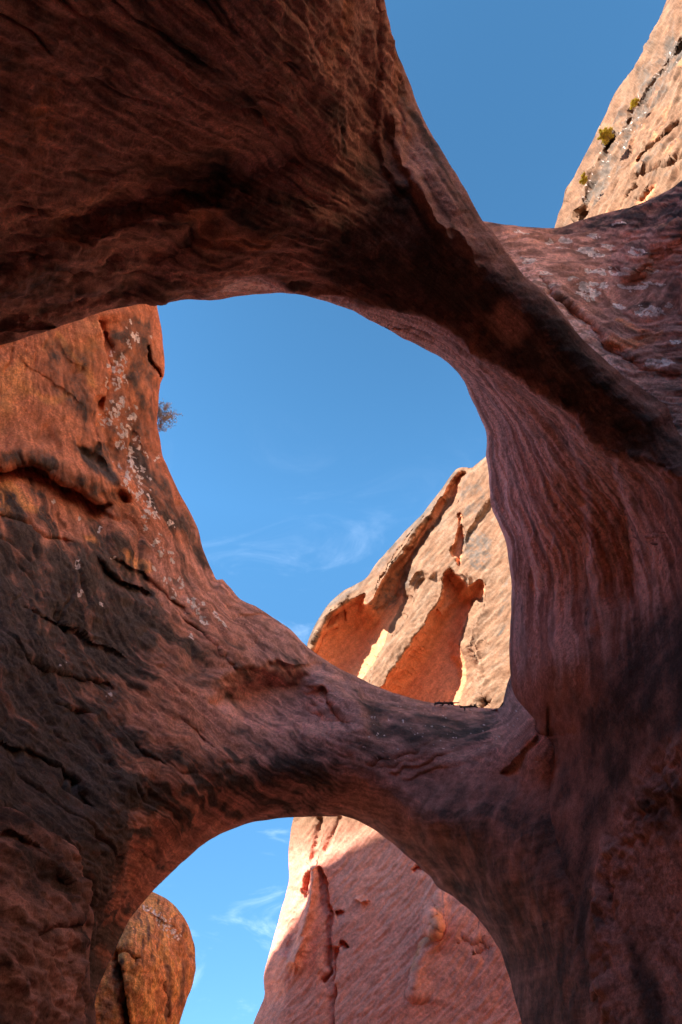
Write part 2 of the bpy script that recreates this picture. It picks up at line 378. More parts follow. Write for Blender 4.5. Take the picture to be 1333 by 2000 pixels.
def d_arch(X, Y, sd):
    rib = f_rib(X, Y); wal = f_wall(X, Y)
    X, Y = X + 9*fbm(X/38, Y/38, 21.3, 3), Y + 9*fbm(X/38, Y/38, 4.3, 3)
    # overhead relief
    ledge(rib, X, Y, [(738, -250), (741, -60), (743, 60), (742, 150), (735, 235), (752, 320), (790, 390)][::-1], -0.16, 30, 9)
    ridge(rib, X, Y, [(768, 230), (780, 290), (800, 330), (826, 380), (852, 425), (880, 470)], 11, 0.16)
    ridge(rib, X, Y, [(790, 200), (796, 260), (786, 300)], 8, 0.08)
    ridge(rib, X, Y, [(-60, 590), (100, 520), (230, 462), (340, 425), (450, 405), (540, 425), (640, 450)], 42, 0.22)
    ridge(rib, X, Y, [(150, 440), (252, 400), (380, 372), (470, 352), (560, 310)], 30, -0.22)
    ridge(rib, X, Y, [(300, 500), (370, 465), (400, 440)], 16, -0.10)
    ridge(rib, X, Y, [(-60, 655), (60, 615), (180, 590), (270, 560)], 14, -0.12)
    ridge(rib, X, Y, [(880, 440), (915, 470), (930, 520)], 10, 0.07)
    ridge(rib, X, Y, [(600, 560), (760, 560), (900, 610), (1000, 690), (1110, 770)], 34, -0.14)
    # fluted inner wall
    ridge(wal, X, Y, [(1300, 905), (1340, 1000), (1400, 1100)], 30, 0.10)
    ledge(wal, X, Y, [(1180, 880), (1215, 960), (1240, 1060), (1250, 1200)], 0.22, 40, 9)
    ledge(wal, X, Y, [(1100, 800), (1120, 880), (1150, 980), (1160, 1120), (1155, 1250)][::-1], -0.14, 45, 10)
    ledge(wal, X, Y, [(960, 905), (975, 960), (990, 1010)], 0.12, 16, 4)
    ridge(wal, X, Y, [(1000, 1690), (1035, 1740), (1050, 1800)], 26, -0.35)
    ridge(wal, X, Y, [(1060, 1830), (1105, 1935), (1140, 2000)], 9, -0.12)
    ridge(wal, X, Y, [(1333, 1560), (1230, 1680), (1180, 1800)], 50, 0.12)
    k = (Y > 1400) & (X < 1500)
    sdst = segdist(X[k], Y[k], np.array([(1050, 1425), (1061, 1450)]+SEAM, float), False)[0]
    wal[k] += .22*np.exp(-(sdst/45.)**2)*sstep(1405, 1460, Y[k])
    return smax(rib, wal, 0.10)
def h_arch(p, n, x, y, s):
    a, b, v = flow_arch(x, y)
    pil = sstep(0.0, 0.25, f_wall(x, y)-f_rib(x, y)+0.1)
    wx = fbm(p[:, 0]*.8, p[:, 1]*.8, p[:, 2]*.8, 3)
    ceil = 0.030*fbm(v*30+wx*0.9, a/70.-b/90., 1.1, 4, .6) + 0.018*ridged(v*9+wx*0.9, a/160.-b/200., 5., 2)
    acr = flow_pillar(x, y, a)*15 + wx*.8
    mod = .6+.9*fbm(p[:, 0]*.9, p[:, 1]*.9, p[:, 2]*.9+3, 3)
    flut = (0.026*fbm(acr*1.0, p[:, 2]*.35, p[:, 1]*.35, 3, .6) + 0.013*ridged(acr*2.1+wx, p[:, 2]*.6, p[:, 1]*.6, 3, .6))*mod + 0.016*fbm(p[:, 0]*7, p[:, 1]*7, p[:, 2]*5, 4, .65)
    lump = 0.075*fbm(p[:, 0]*.75, p[:, 1]*.75, p[:, 2]*.75+4, 3) + 0.025*fbm(p[:, 0]*4, p[:, 1]*4, p[:, 2]*4, 4, .6)
    lip = np.exp(-((f_wall(x, y)-f_rib(x, y))/0.10)**2)
    rough = lip*sstep(700, 1050, x)*0.07*fbm(p[:, 0]*6, p[:, 1]*6, p[:, 2]*6, 3, .6)
    rb = sstep(560, 800, x)*sstep(150, 420, y)
    grit = 0.010*fbm(p[:, 0]*9, p[:, 1]*9, p[:, 2]*9, 4, .65)
    crk = -.05*cracks(v*16+wx*1.2, a/50.-b/60., 3.1)*(1-pil)*(1-rb)
    return crk + lump*(1-.35*pil)*(1-.4*rb) + (1-pil)*(ceil*(1-.85*rb) + grit) + pil*flut*(1-.75*sstep(1000, 1350, y)) + rough
def a_arch(p, n, x, y, s):
    a, b, v = flow_arch(x, y)
    pil = sstep(0.0, 0.2, f_wall(x, y)-f_rib(x, y))
    wx = fbm(p[:, 0]*1.2, p[:, 1]*1.2, p[:, 2]*1.2, 3)
    st = fbm(flow_pillar(x, y, a)*24+wx*.8, p[:, 2]*.4, p[:, 1]*.4, 4, .6)
    pale = pil*np.clip(0.66 + 1.1*st, 0, 1)*sstep(430, 220, a)*(1-.75*sstep(1150, 1420, y))  # pale streaks, also paler towards the opening to stand in for its light
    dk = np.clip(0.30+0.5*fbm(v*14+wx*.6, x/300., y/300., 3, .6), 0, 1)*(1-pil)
    dk = np.maximum(dk, (1-pil)*0.72*polymask(x+14*wx, y+14*wx, [(600, 440), (700, 400), (760, 310), (830, 430), (950, 470), (1060, 570), (1160, 690), (1340, 860), (1400, 1000), (1180, 880), (1030, 760), (900, 660), (760, 600), (640, 570)], 75))  # dark tint over the rib, painted in for its deep shade
    dk = np.maximum(dk, (1-pil)*0.8*polymask(x+14*wx, y+14*wx, [(990, 560), (1080, 590), (1330, 850), (1330, 890), (1180, 800), (1030, 660)], 50))  # second, tighter pass of the painted rib shade
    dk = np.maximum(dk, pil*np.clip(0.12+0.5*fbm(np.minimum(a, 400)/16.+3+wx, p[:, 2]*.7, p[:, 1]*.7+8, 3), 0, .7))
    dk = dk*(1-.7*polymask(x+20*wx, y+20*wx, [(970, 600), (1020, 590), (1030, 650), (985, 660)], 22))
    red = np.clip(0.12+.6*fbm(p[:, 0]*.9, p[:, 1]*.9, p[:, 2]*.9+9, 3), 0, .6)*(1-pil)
    dk = np.maximum(dk, pil*.66*sstep(1040, 1330, x+.3*(y-1100)+60*wx)*sstep(960, 1300, y))  # painted light falloff: pillar darkens away from the opening
    dk = np.maximum(dk, pil*.5*sstep(1360, 1520, y+50*wx))  # lower pillar darkened by colour where shade is missing
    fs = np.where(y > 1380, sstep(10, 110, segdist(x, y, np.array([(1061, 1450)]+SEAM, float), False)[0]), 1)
    dk = dk*fs+.46*(1-fs); pale = pale*fs; red = red*fs  # same painted shade level carried along the seam
    acr = flow_pillar(x, y, a)*44 + wx*1.0
    sk = (1-pil)*fbm(v*70+wx*2.2, a/34.-b/40., 1.7, 4, .65) + pil*(1.1-.95*sstep(1050, 1350, y))*(fbm(acr, p[:, 2]*.45, p[:, 1]*.45, 4, .6)+.5*fbm(acr*.3, p[:, 2]*.3, p[:, 1]*.3+5, 2))
    sk = sk*(1-.5*sstep(560, 800, x)*(1-pil)) + .35*fbm(p[:, 0]*6, p[:, 1]*6, p[:, 2]*6, 4, .7)
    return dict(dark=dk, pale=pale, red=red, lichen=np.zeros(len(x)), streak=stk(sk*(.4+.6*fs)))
def rad_arch(X, Y):
    r = np.full(X.shape, 0.30)
    r = np.where((Y > 1440) & (X < 1500), 0.02, r)
    r = np.where((Y > 640) & (Y < 1440) & (X < 1070), 0.10, r)
    return r
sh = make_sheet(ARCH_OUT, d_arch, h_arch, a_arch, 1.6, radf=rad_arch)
arch = tag(empty('rock_arch', (0, 4.0, 0)), 'dark shaded sandstone arch overhead curving down into the fluted right-hand pillar', 'rock arch')
def split_parts(sh, parent, mat, partf, names):
    vn = vertex_normals(sh['p'], sh['f'])
    cx = sh['x'][sh['f']].mean(1); cy = sh['y'][sh['f']].mean(1)
    sel = partf(cx, cy)
    org = np.array(parent.location)
    for k, nm in enumerate(names):
        to_object(nm, sh['p'], sh['f'][sel == k], mat, sh['attrs'], vn, parent, org)
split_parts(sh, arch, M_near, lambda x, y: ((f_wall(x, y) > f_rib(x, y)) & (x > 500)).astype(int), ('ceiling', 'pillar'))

# ================================================================== 2. lower arch with the left canyon wall as its abutment
TOP2 = [(306, 593), (317, 647), (321, 700), (321, 734), (313, 749), (308, 809), (310, 846), (322, 899), (337, 932), (360, 981), (386, 1030), (397, 1075), (414, 1112), (424, 1131), (435, 1130), (450, 1146), (469, 1169), (500, 1184), (525, 1200), (567, 1231), (604, 1266), (651, 1300), (700, 1323), (738, 1342), (790, 1360), (832, 1371), (885, 1377), (927, 1381), (976, 1383), (986, 1358), (996, 1323)]
OPEN2 = [(182, 2000), (189, 1945), (197, 1919), (226, 1856), (252, 1798), (299, 1741), (336, 1704), (378, 1665), (430, 1630), (483, 1609), (525, 1601), (577, 1596), (640, 1595), (656, 1595), (664, 1591), (696, 1602), (738, 1625), (790, 1667), (838, 1709), (853, 1730), (885, 1751), (927, 1788), (958, 1825), (979, 1861), (995, 1909), (1006, 1951), (1016, 1987), (1025, 2030)]
BR_OUT = [(-2600, -900), (-300, -900), (120, -500), (220, -100), (275, 200), (295, 450)] + TOP2 + [(1015, 1285), (1070, 1240), (1400, 1230), (2300, 1300), (2300, 3400), (1300, 3400), (1085, 2300)] + OPEN2[::-1] + [(165, 2300), (120, 3400), (-2600, 3400)]
f_br = tps([(-2600, -900, 9), (-300, -900, 22), (120, -500, 26), (275, 200, 17), (0, 200, 15), (-600, 500, 8), (-2600, 1200, 3.2), (-2600, 3400, 3), (-600, 1500, 4.6), (-600, 2500, 4), (306, 593, 14.2), (200, 640, 12.8), (0, 700, 11.4), (100, 800, 11.3), (230, 800, 12.2), (0, 900, 10.3), (200, 930, 11.2), (310, 850, 13.0), (310, 1000, 11.8), (200, 1080, 10.4), (0, 1080, 9.2), (390, 1050, 13.0), (350, 1180, 11.2), (0, 1300, 8.0), (200, 1300, 9.3), (440, 1160, 12.6), (430, 1300, 11.0), (560, 1280, 12.2), (540, 1240, 12.6), (600, 1300, 12.4), (700, 1345, 12.4), (885, 1390, 12.0), (970, 1395, 11.5), (1010, 1350, 11.4), (1000, 1290, 12.2), (500, 1400, 10.9), (600, 1440, 10.7), (700, 1450, 10.6), (850, 1455, 10.3), (560, 1500, 10.3), (700, 1520, 10.3), (850, 1530, 9.9), (960, 1450, 9.5), (980, 1520, 8.6), (600, 1590, 10.9), (480, 1605, 10.7), (700, 1598, 10.8), (440, 1530, 9.9), (330, 1600, 9.2), (380, 1660, 10.4), (300, 1735, 10.2), (240, 1650, 8.2), (220, 1760, 8.4), (250, 1795, 9.7), (0, 1500, 7.0), (150, 1500, 8.2), (0, 1700, 6.3), (150, 1750, 7.3), (190, 1930, 8.6), (165, 2000, 7.6), (790, 1660, 10.4), (850, 1600, 9.2), (900, 1700, 9.3), (880, 1740, 10.0), (960, 1820, 9.3), (980, 1750, 8.2), (1000, 1900, 8.8), (1015, 1990, 8.2), (1060, 1900, 7.4), (1060, 1480, 7.5), (1045, 1430, 7.9), (1050, 1600, 7.3), (1060, 1750, 6.98), (1140, 1980, 6.15), (1150, 1500, 8.2), (1300, 1700, 7.4), (1100, 2300, 6.5), (1300, 1300, 11), (2300, 1300, 9), (2300, 3400, 5)])
TOPL = catmull(TOP2, closed=False); OP2 = catmull(OPEN2, closed=False)
def flow_br(x, y):
    a = segdist(x, y, TOPL, False)[0]; b = segdist(x, y, OP2, False)[0]
    return a, b, a/np.maximum(a+b, 1)
def d_br(X, Y, sd):
    D = f_br(X, Y)
    X, Y = X + 9*fbm(X/38, Y/38, 21.3, 3), Y + 9*fbm(X/38, Y/38, 4.3, 3)
    ledge(D, X, Y, [(-120, 925), (-40, 922), (10, 914), (45, 908), (75, 914), (110, 934), (150, 960), (190, 984), (222, 986)], 0.55, 46, 4, 30)
    ridge(D, X, Y, [(-60, 895), (30, 880), (100, 905), (160, 935), (215, 950)], 26, 0.22)
    recess(D, X, Y, [(142, 866), (172, 870), (198, 862), (208, 890), (222, 940), (205, 935), (180, 915), (160, 895)], 0.22, 20)
    recess(D, X, Y, [(188, 775), (200, 768), (207, 780), (200, 800), (192, 805)], 0.22, 7)
    recess(D, X, Y, [(228, 968), (245, 955), (258, 960), (258, 985), (240, 985)], 0.3, 10)
    ridge(D, X, Y, [(238, 930), (245, 945), (250, 960)], 16, 0.25)
    ledge(D, X, Y, [(194, 615), (198, 650), (205, 690), (209, 735), (204, 770), (192, 800), (200, 835), (222, 890), (235, 930)][::-1], 0.30, 30, 3, 20)
    recess(D, X, Y, [(287, 672), (298, 690), (311, 720), (318, 738), (309, 742), (298, 720), (288, 690)], 0.6, 9)
    ledge(D, X, Y, [(200, 645), (215, 665), (232, 676)], 0.25, 14, 3, 8)
    for pts, am, fl in ([(205, 1080), (240, 1102), (275, 1120), (305, 1145), (340, 1175), (385, 1215)], .30, 20), ([(180, 1085), (215, 1118), (255, 1142), (305, 1165)], .55, 22), \
            ([(340, 1195), (380, 1230), (415, 1262), (435, 1285), (470, 1300), (530, 1312)], .30, 22), ([(-30, 1005), (30, 1015), (80, 1040), (120, 1048), (160, 1060)], .25, 25), \
            ([(40, 1285), (100, 1310), (180, 1330), (240, 1345)], .25, 25), ([(95, 1372), (150, 1395), (178, 1400)], .35, 22), ([(250, 1440), (300, 1480), (340, 1500)], .2, 26), \
            ([(30, 1180), (110, 1215), (190, 1260), (260, 1290)], .18, 26), ([(-40, 1440), (60, 1470), (150, 1530), (190, 1590)], .25, 40), ([(330, 1390), (380, 1430), (430, 1475)], .15, 26), \
            ([(400, 1120), (425, 1150), (465, 1190), (520, 1225)], .12, 18), ([(240, 820), (275, 865), (300, 920)], .15, 18), ([(30, 690), (60, 720), (110, 750), (165, 790), (180, 815)], .10, 25), ([(100, 640), (140, 700), (190, 745)], .08, 22):
        ledge(D, X, Y, pts, am*.42, fl*.8, 2.0, 40)
    recess(D, X, Y, [(400, 1375), (440, 1315), (520, 1290), (610, 1300), (632, 1335), (655, 1385), (690, 1420), (640, 1440), (540, 1440), (455, 1418)], 0.75, 60)
    ridge(D, X, Y, [(640, 1330), (690, 1370), (700, 1420), (680, 1440)], 26, 0.22)
    ledge(D, X, Y, [(632, 1332), (640, 1365), (662, 1395), (676, 1415)], 0.25, 16, 4, 12)
    ridge(D, X, Y, [(540, 1405), (570, 1412), (605, 1408)], 7, -0.10)
    ledge(D, X, Y, [(520, 1290), (575, 1300), (640, 1293)], 0.15, 14, 4, 12)
    # flowing edge where the arch turns up behind the pillar
    for k, (o, am) in enumerate(((0, .07), (22, .05), (48, .07), (80, .06))):
        ledge(D, X, Y, [(700+o, 1492+o*.5), (780, 1478+o*.6), (850, 1448+o*.7), (910, 1424+o*.8), (965, 1400+o*.9), (985, 1360+o*.9)], am, 14, 4, 30)
    ledge(D, X, Y, [(970, 1512), (1010, 1482), (1030, 1455), (1046, 1432), (1050, 1405)], 0.25, 30, 5, 20)
    return D
def h_br(p, n, x, y, s):
    a, b, v = flow_br(x, y)
    wx = fbm(p[:, 0]*.7, p[:, 1]*.7, p[:, 2]*.7, 3)
    bx = p[:, 0]*.55+p[:, 2]*.35; by = p[:, 1]*.6
    strat = (1-.5*sstep(1150, 900, y))*(0.016*ridged(a/62.+wx*1.5, bx*1.6, by*1.6, 3, .55) + 0.014*fbm(a/17.+wx*2.2, bx*2.6, by*2.6, 3, .6))*(1-.85*sstep(1470, 1560, y)*sstep(560, 760, x))
    rgt = sstep(620, 860, x)*sstep(1640, 1500, y)
    lump = 0.08*fbm(p[:, 0]*.6, p[:, 1]*.6, p[:, 2]*.6+2, 3) + 0.020*fbm(p[:, 0]*3, p[:, 1]*3, p[:, 2]*3, 5, .62)
    und = sstep(60, 10, b)
    flaky = sstep(1000, 1250, y)*sstep(420, 250, x)
    fl = 0.032*flaky*fbm(p[:, 0]*2.2+wx, p[:, 1]*2.2, p[:, 2]*5+wx*2, 4, .62)
    al = p[:, 0]*1.1 - p[:, 2]*.9
    crk = -.055*cracks(a/38.+wx*1.6, al, 2.2)*(1-und)*(1-rgt)*(1-sstep(1440, 1520, y)*sstep(300, 420, x)) - .03*cracks(a/16.+wx*2.5+8, al*1.8, 6.2, .06, .15)*sstep(420, 250, x)
    return (lump + strat*(1-.7*und) + fl)*(1-.4*rgt) + crk
def a_br(p, n, x, y, s):
    a, b, v = flow_br(x, y)
    wx = fbm(p[:, 0]*.9, p[:, 1]*.9, p[:, 2]*.9, 4, .6); w2 = fbm(p[:, 0]*2.2, p[:, 1]*2.2, p[:, 2]*2.2+7, 4, .6)
    xw = x + 45*wx; yw = y + 45*w2
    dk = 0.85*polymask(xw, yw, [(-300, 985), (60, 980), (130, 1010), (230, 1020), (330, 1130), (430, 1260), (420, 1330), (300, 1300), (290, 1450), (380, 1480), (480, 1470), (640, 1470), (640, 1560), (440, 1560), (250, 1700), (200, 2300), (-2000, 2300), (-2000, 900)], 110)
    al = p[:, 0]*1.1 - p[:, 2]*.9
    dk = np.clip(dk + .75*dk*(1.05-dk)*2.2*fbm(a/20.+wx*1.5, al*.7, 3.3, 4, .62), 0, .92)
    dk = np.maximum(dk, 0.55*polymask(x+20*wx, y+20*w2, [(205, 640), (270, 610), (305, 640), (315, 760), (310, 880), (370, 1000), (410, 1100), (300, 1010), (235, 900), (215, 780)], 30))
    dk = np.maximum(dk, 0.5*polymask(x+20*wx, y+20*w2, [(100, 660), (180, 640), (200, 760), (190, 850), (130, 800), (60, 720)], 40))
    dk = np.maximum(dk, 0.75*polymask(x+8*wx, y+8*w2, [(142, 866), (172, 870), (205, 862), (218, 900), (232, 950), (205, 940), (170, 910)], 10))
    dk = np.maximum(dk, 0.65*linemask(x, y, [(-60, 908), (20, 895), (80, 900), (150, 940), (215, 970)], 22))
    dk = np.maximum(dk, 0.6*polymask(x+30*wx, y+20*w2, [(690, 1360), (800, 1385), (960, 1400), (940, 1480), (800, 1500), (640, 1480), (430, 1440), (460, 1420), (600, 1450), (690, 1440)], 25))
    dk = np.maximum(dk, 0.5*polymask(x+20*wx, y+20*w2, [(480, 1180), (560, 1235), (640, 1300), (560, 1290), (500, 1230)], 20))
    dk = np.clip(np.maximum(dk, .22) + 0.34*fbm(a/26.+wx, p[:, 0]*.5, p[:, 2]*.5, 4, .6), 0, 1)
    dk = np.maximum(dk, .85*polymask(x+20*wx, y+20*w2, [(-100, 1380), (150, 1430), (260, 1590), (235, 1740), (175, 1800), (100, 1600), (-100, 1560)], 45))  # dark tint behind the buttress, painted as shade to set it off
    red = 0.55*polymask(x+25*wx, y+25*w2, [(0, 690), (60, 660), (190, 620), (195, 700), (90, 690), (60, 780), (0, 860), (-200, 860), (-200, 700)], 50)
    red = np.maximum(red, 0.75*linemask(x+10*wx, y+10*w2, [(112, 652), (130, 680), (150, 705), (178, 725), (186, 752)], 11))
    red = np.maximum(red, 0.6*linemask(x+14*wx, y+14*w2, [(0, 735), (50, 760), (100, 780), (140, 770)], 16))
    red = np.maximum(red, 0.75*polymask(x+8*wx, y+8*w2, [(235, 1075), (275, 1085), (300, 1112), (270, 1112)], 8))
    red = np.maximum(red, 0.7*polymask(x+8*wx, y+8*w2, [(165, 1045), (195, 1052), (202, 1066), (178, 1066)], 6))
    red = np.maximum(red, 0.8*polymask(x+12*wx, y+12*w2, [(-100, 940), (20, 945), (50, 975), (90, 1005), (60, 1010), (-100, 990)], 14))
    li = np.zeros(len(x))
    for c, rx, ry, an in ((268, 660), 6, 14, 0), ((218, 690), 5, 13, -.5), ((212, 818), 13, 22, -.7), ((258, 820), 10, 26, -.7), ((262, 885), 12, 34, -.45), ((250, 930), 10, 28, -.4), ((285, 1000), 9, 34, -.5), ((270, 965), 7, 20, -.4), \
            ((245, 850), 9, 20, -.6), ((150, 1102), 7, 14, 0), ((196, 1037), 5, 9, -.5), ((155, 1018), 6, 8, -.6), ((155, 1160), 9, 9, 0), ((200, 1180), 7, 8, 0), ((345, 1155), 8, 22, -.6), ((300, 1060), 5, 16, -.6), ((210, 1360), 9, 6, .4), ((105, 983), 6, 6, 0), ((115, 1300), 10, 4, .5), \
            ((310, 890), 5, 12, -.3), ((220, 1092), 10, 3, .3), ((280, 920), 6, 22, -.4), ((235, 790), 8, 22, -.5), ((230, 750), 5, 18, -.3):
        dx = x-c[0]+4*w2; dy = y-c[1]+4*wx; ca, sa = math.cos(an), math.sin(an)
        li = np.maximum(li, 0.95*np.exp(-((dx*ca+dy*-sa)**2/rx**2*0+((dx*ca-dy*sa)/rx)**2 + ((dx*sa+dy*ca)/ry)**2)))
    rg = random.Random(5); band = [(262, 640), (225, 720), (215, 790), (248, 850), (262, 900), (275, 960), (300, 1040), (345, 1150), (420, 1240)]
    for _ in range(90):
        t = rg.random()*(len(band)-1.001); i = int(t); f_ = t-i
        cx = band[i][0]*(1-f_)+band[i+1][0]*f_+rg.gauss(0, 17); cy = band[i][1]*(1-f_)+band[i+1][1]*f_+rg.gauss(0, 14)
        r_ = abs(rg.gauss(0, 3.2))+1.6; k = (np.abs(x-cx) < 24) & (np.abs(y-cy) < 34)
        ex = x[k]-cx+5*w2[k]; ey = y[k]-cy+5*wx[k]; u_ = ex*.85-ey*.5; v_ = ex*.5+ey*.85
        li[k] = np.maximum(li[k], .95*np.exp(-(u_/r_)**2-(v_/(2.2*r_))**2))
    li = li*np.clip(.72+1.3*fbm(x/7., y/9., 2.2, 4, .75), 0, 1.2)
    br = sstep(560, 760, x)*sstep(1340, 1400, y)*sstep(1560, 1480, y)
    li = np.maximum(li, br*np.clip(1.5*fbm(x/9., y/5., 7.7, 3, .7)-.55, 0, .8))
    sc = sstep(300, 420, x)
    pale = sc*np.clip(0.35+.6*fbm(a/9.+wx*1.5, p[:, 0]*.5, p[:, 2]*.5, 3, .6), 0, 1)
    pale = np.maximum(pale, 0.75*polymask(x+14*wx, y+14*w2, [(415, 1375), (450, 1325), (525, 1300), (605, 1308), (640, 1345), (660, 1390), (680, 1415), (630, 1435), (540, 1435), (460, 1412)], 22))  # pale tint brightens the scoop in place of light falling into it
    pale = np.maximum(pale, 0.5*polymask(x+10*wx, y+10*w2, [(270, 1050), (330, 1110), (400, 1190), (330, 1160), (280, 1100)], 20))
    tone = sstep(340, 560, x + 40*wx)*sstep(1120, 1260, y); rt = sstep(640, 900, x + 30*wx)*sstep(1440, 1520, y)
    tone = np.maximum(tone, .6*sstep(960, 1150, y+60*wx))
    dk = dk*(1-.6*rt) + .46*rt*sstep(1440, 1600, y)  # right leg darkened by colour, matching the painted shade on the pillar
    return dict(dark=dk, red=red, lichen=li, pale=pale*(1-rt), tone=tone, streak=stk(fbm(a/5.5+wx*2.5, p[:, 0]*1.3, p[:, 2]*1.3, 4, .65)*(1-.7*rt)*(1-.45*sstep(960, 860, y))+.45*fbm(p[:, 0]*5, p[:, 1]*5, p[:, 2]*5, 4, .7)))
def rad_br(X, Y):
    return np.where(Y < 1200, 0.35, np.where((X > 970) & (Y < 1450), 0.12, np.where(Y > 1550, 0.22, 0.45)))
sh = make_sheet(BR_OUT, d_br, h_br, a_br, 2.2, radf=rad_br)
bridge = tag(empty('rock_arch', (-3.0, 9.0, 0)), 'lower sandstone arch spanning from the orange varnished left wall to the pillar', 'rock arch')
bridge.location = (-3.0, 9.0, 0)
cut = catmull([(424, 1131), (330, 1260), (292, 1380), (310, 1520), (345, 1640), (372, 1670)], closed=False)
def part_br(x, y):
    xc = np.interp(y, cut[:, 1], cut[:, 0], left=900, right=600)
    return (x > xc).astype(int)
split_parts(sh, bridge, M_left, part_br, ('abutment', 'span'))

# ================================================================== 3. dark buttress, low on the left
BUT = [(-1800, 1350), (-500, 1500), (-100, 1560), (0, 1574), (31, 1581), (79, 1610), (126, 1641), (150, 1657), (155, 1683), (168, 1735), (173, 1767), (184, 1788), (181, 1820), (176, 1856), (178, 1930), (186, 1951), (189, 2000), (192, 2150), (170, 3300), (-1800, 3300)]
f_but = tps([(-1800, 1350, 3.2), (-500, 1600, 3.9), (0, 1590, 5.6), (0, 1700, 5.2), (80, 1640, 5.7), (150, 1700, 6.0), (150, 1850, 5.7), (60, 1800, 5.0), (0, 1950, 4.5), (120, 1980, 5.1), (185, 1960, 6.0), (0, 2500, 3.8), (170, 3300, 4), (-1800, 3300, 2.4)])
def d_but(X, Y, sd):
    D = f_but(X, Y)
    X, Y = X + 9*fbm(X/38, Y/38, 21.3, 3), Y + 9*fbm(X/38, Y/38, 4.3, 3)
    ledge(D, X, Y, [(60, 1830), (120, 1805), (180, 1790)], .2, 30, 6, 20)
    ledge(D, X, Y, [(-60, 1640), (30, 1630), (100, 1680), (140, 1740)], .14, 30, 6, 20)
    return D
def h_gen(p, n, x, y, s, sc=1.0, amp=1.0):
    wx = fbm(p[:, 0]*.5/sc, p[:, 1]*.5/sc, p[:, 2]*.5/sc, 3)
    return amp*(0.10*fbm(p[:, 0]*.7/sc, p[:, 1]*.7/sc, p[:, 2]*.7/sc, 3) + 0.05*fbm(p[:, 0]*2.0/sc+wx, p[:, 1]*2.0/sc, p[:, 2]*6/sc+wx, 4, .6) + 0.02*fbm(p[:, 0]*7/sc, p[:, 1]*7/sc, p[:, 2]*7/sc, 3, .6))
def a_but(p, n, x, y, s):
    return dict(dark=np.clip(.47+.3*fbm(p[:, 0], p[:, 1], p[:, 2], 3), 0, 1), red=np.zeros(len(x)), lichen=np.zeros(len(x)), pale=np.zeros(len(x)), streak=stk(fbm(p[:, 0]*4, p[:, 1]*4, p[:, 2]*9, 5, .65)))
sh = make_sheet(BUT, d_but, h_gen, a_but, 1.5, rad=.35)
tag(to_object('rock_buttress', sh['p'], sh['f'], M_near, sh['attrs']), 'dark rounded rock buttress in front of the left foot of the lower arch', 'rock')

# ================================================================== 4. lichen-spotted saddle behind the overhead arch
SAD = [(905, 425), (943, 432), (980, 438), (1021, 443), (1083, 445), (1116, 436), (1158, 423), (1210, 409), (1242, 402), (1279, 386), (1310, 370), (1333, 352), (1420, 290), (1700, 150), (2600, 100), (2600, 1300), (1450, 1250), (1150, 900), (1000, 740), (900, 600), (870, 500)]
f_sad = tps([(943, 440, 12.2), (1083, 450, 13.0), (1210, 415, 12.2), (1333, 358, 10.8), (1000, 500, 11.2), (1100, 500, 11.6), (1200, 520, 10.8), (1050, 560, 10.0), (1150, 600, 9.8), (1250, 600, 9.2), (1333, 600, 8.4), (1333, 480, 9.3), (1150, 680, 8.8), (1250, 750, 7.8), (1333, 750, 7.3), (1250, 670, 8.5), (900, 600, 11), (1000, 740, 9), (1450, 1250, 5.5), (2600, 100, 5), (2600, 1300, 3.5), (1600, 500, 7.0)])
def d_sad(X, Y, sd):
    D = f_sad(X, Y)
    X, Y = X + 9*fbm(X/38, Y/38, 21.3, 3), Y + 9*fbm(X/38, Y/38, 4.3, 3)
    ridge(D, X, Y, [(1240, 520), (1290, 465), (1340, 435), (1420, 400)], 26, 0.45)
    ledge(D, X, Y, [(1180, 520), (1250, 470), (1300, 440), (1345, 425)][::-1], 0.35, 26, 6, 30)
    ledge(D, X, Y, [(1060, 560), (1120, 600), (1170, 650), (1200, 672), (1240, 690)], 0.22, 22, 6, 24)
    ledge(D, X, Y, [(1040, 540), (1110, 600), (1180, 670), (1260, 715), (1340, 740)], 0.15, 20, 6, 24)
    return D
def h_sad(p, n, x, y, s):
    wx = fbm(p[:, 0]*.5, p[:, 1]*.5, p[:, 2]*.5, 3)
    q = y - 0.42*np.clip(x-1040, 0, 200)*sstep(520, 640, y)
    return 0.06*fbm(p[:, 0]*.6, p[:, 1]*.6, p[:, 2]*.6, 3) + 0.022*ridged(q/26.+wx*1.2, x/200., 1.0, 3, .6) + 0.022*fbm(q/7.+wx*1.8, x/80., 3.0, 3, .6) + .02*fbm(p[:, 0]*5, p[:, 1]*5, p[:, 2]*5, 3)
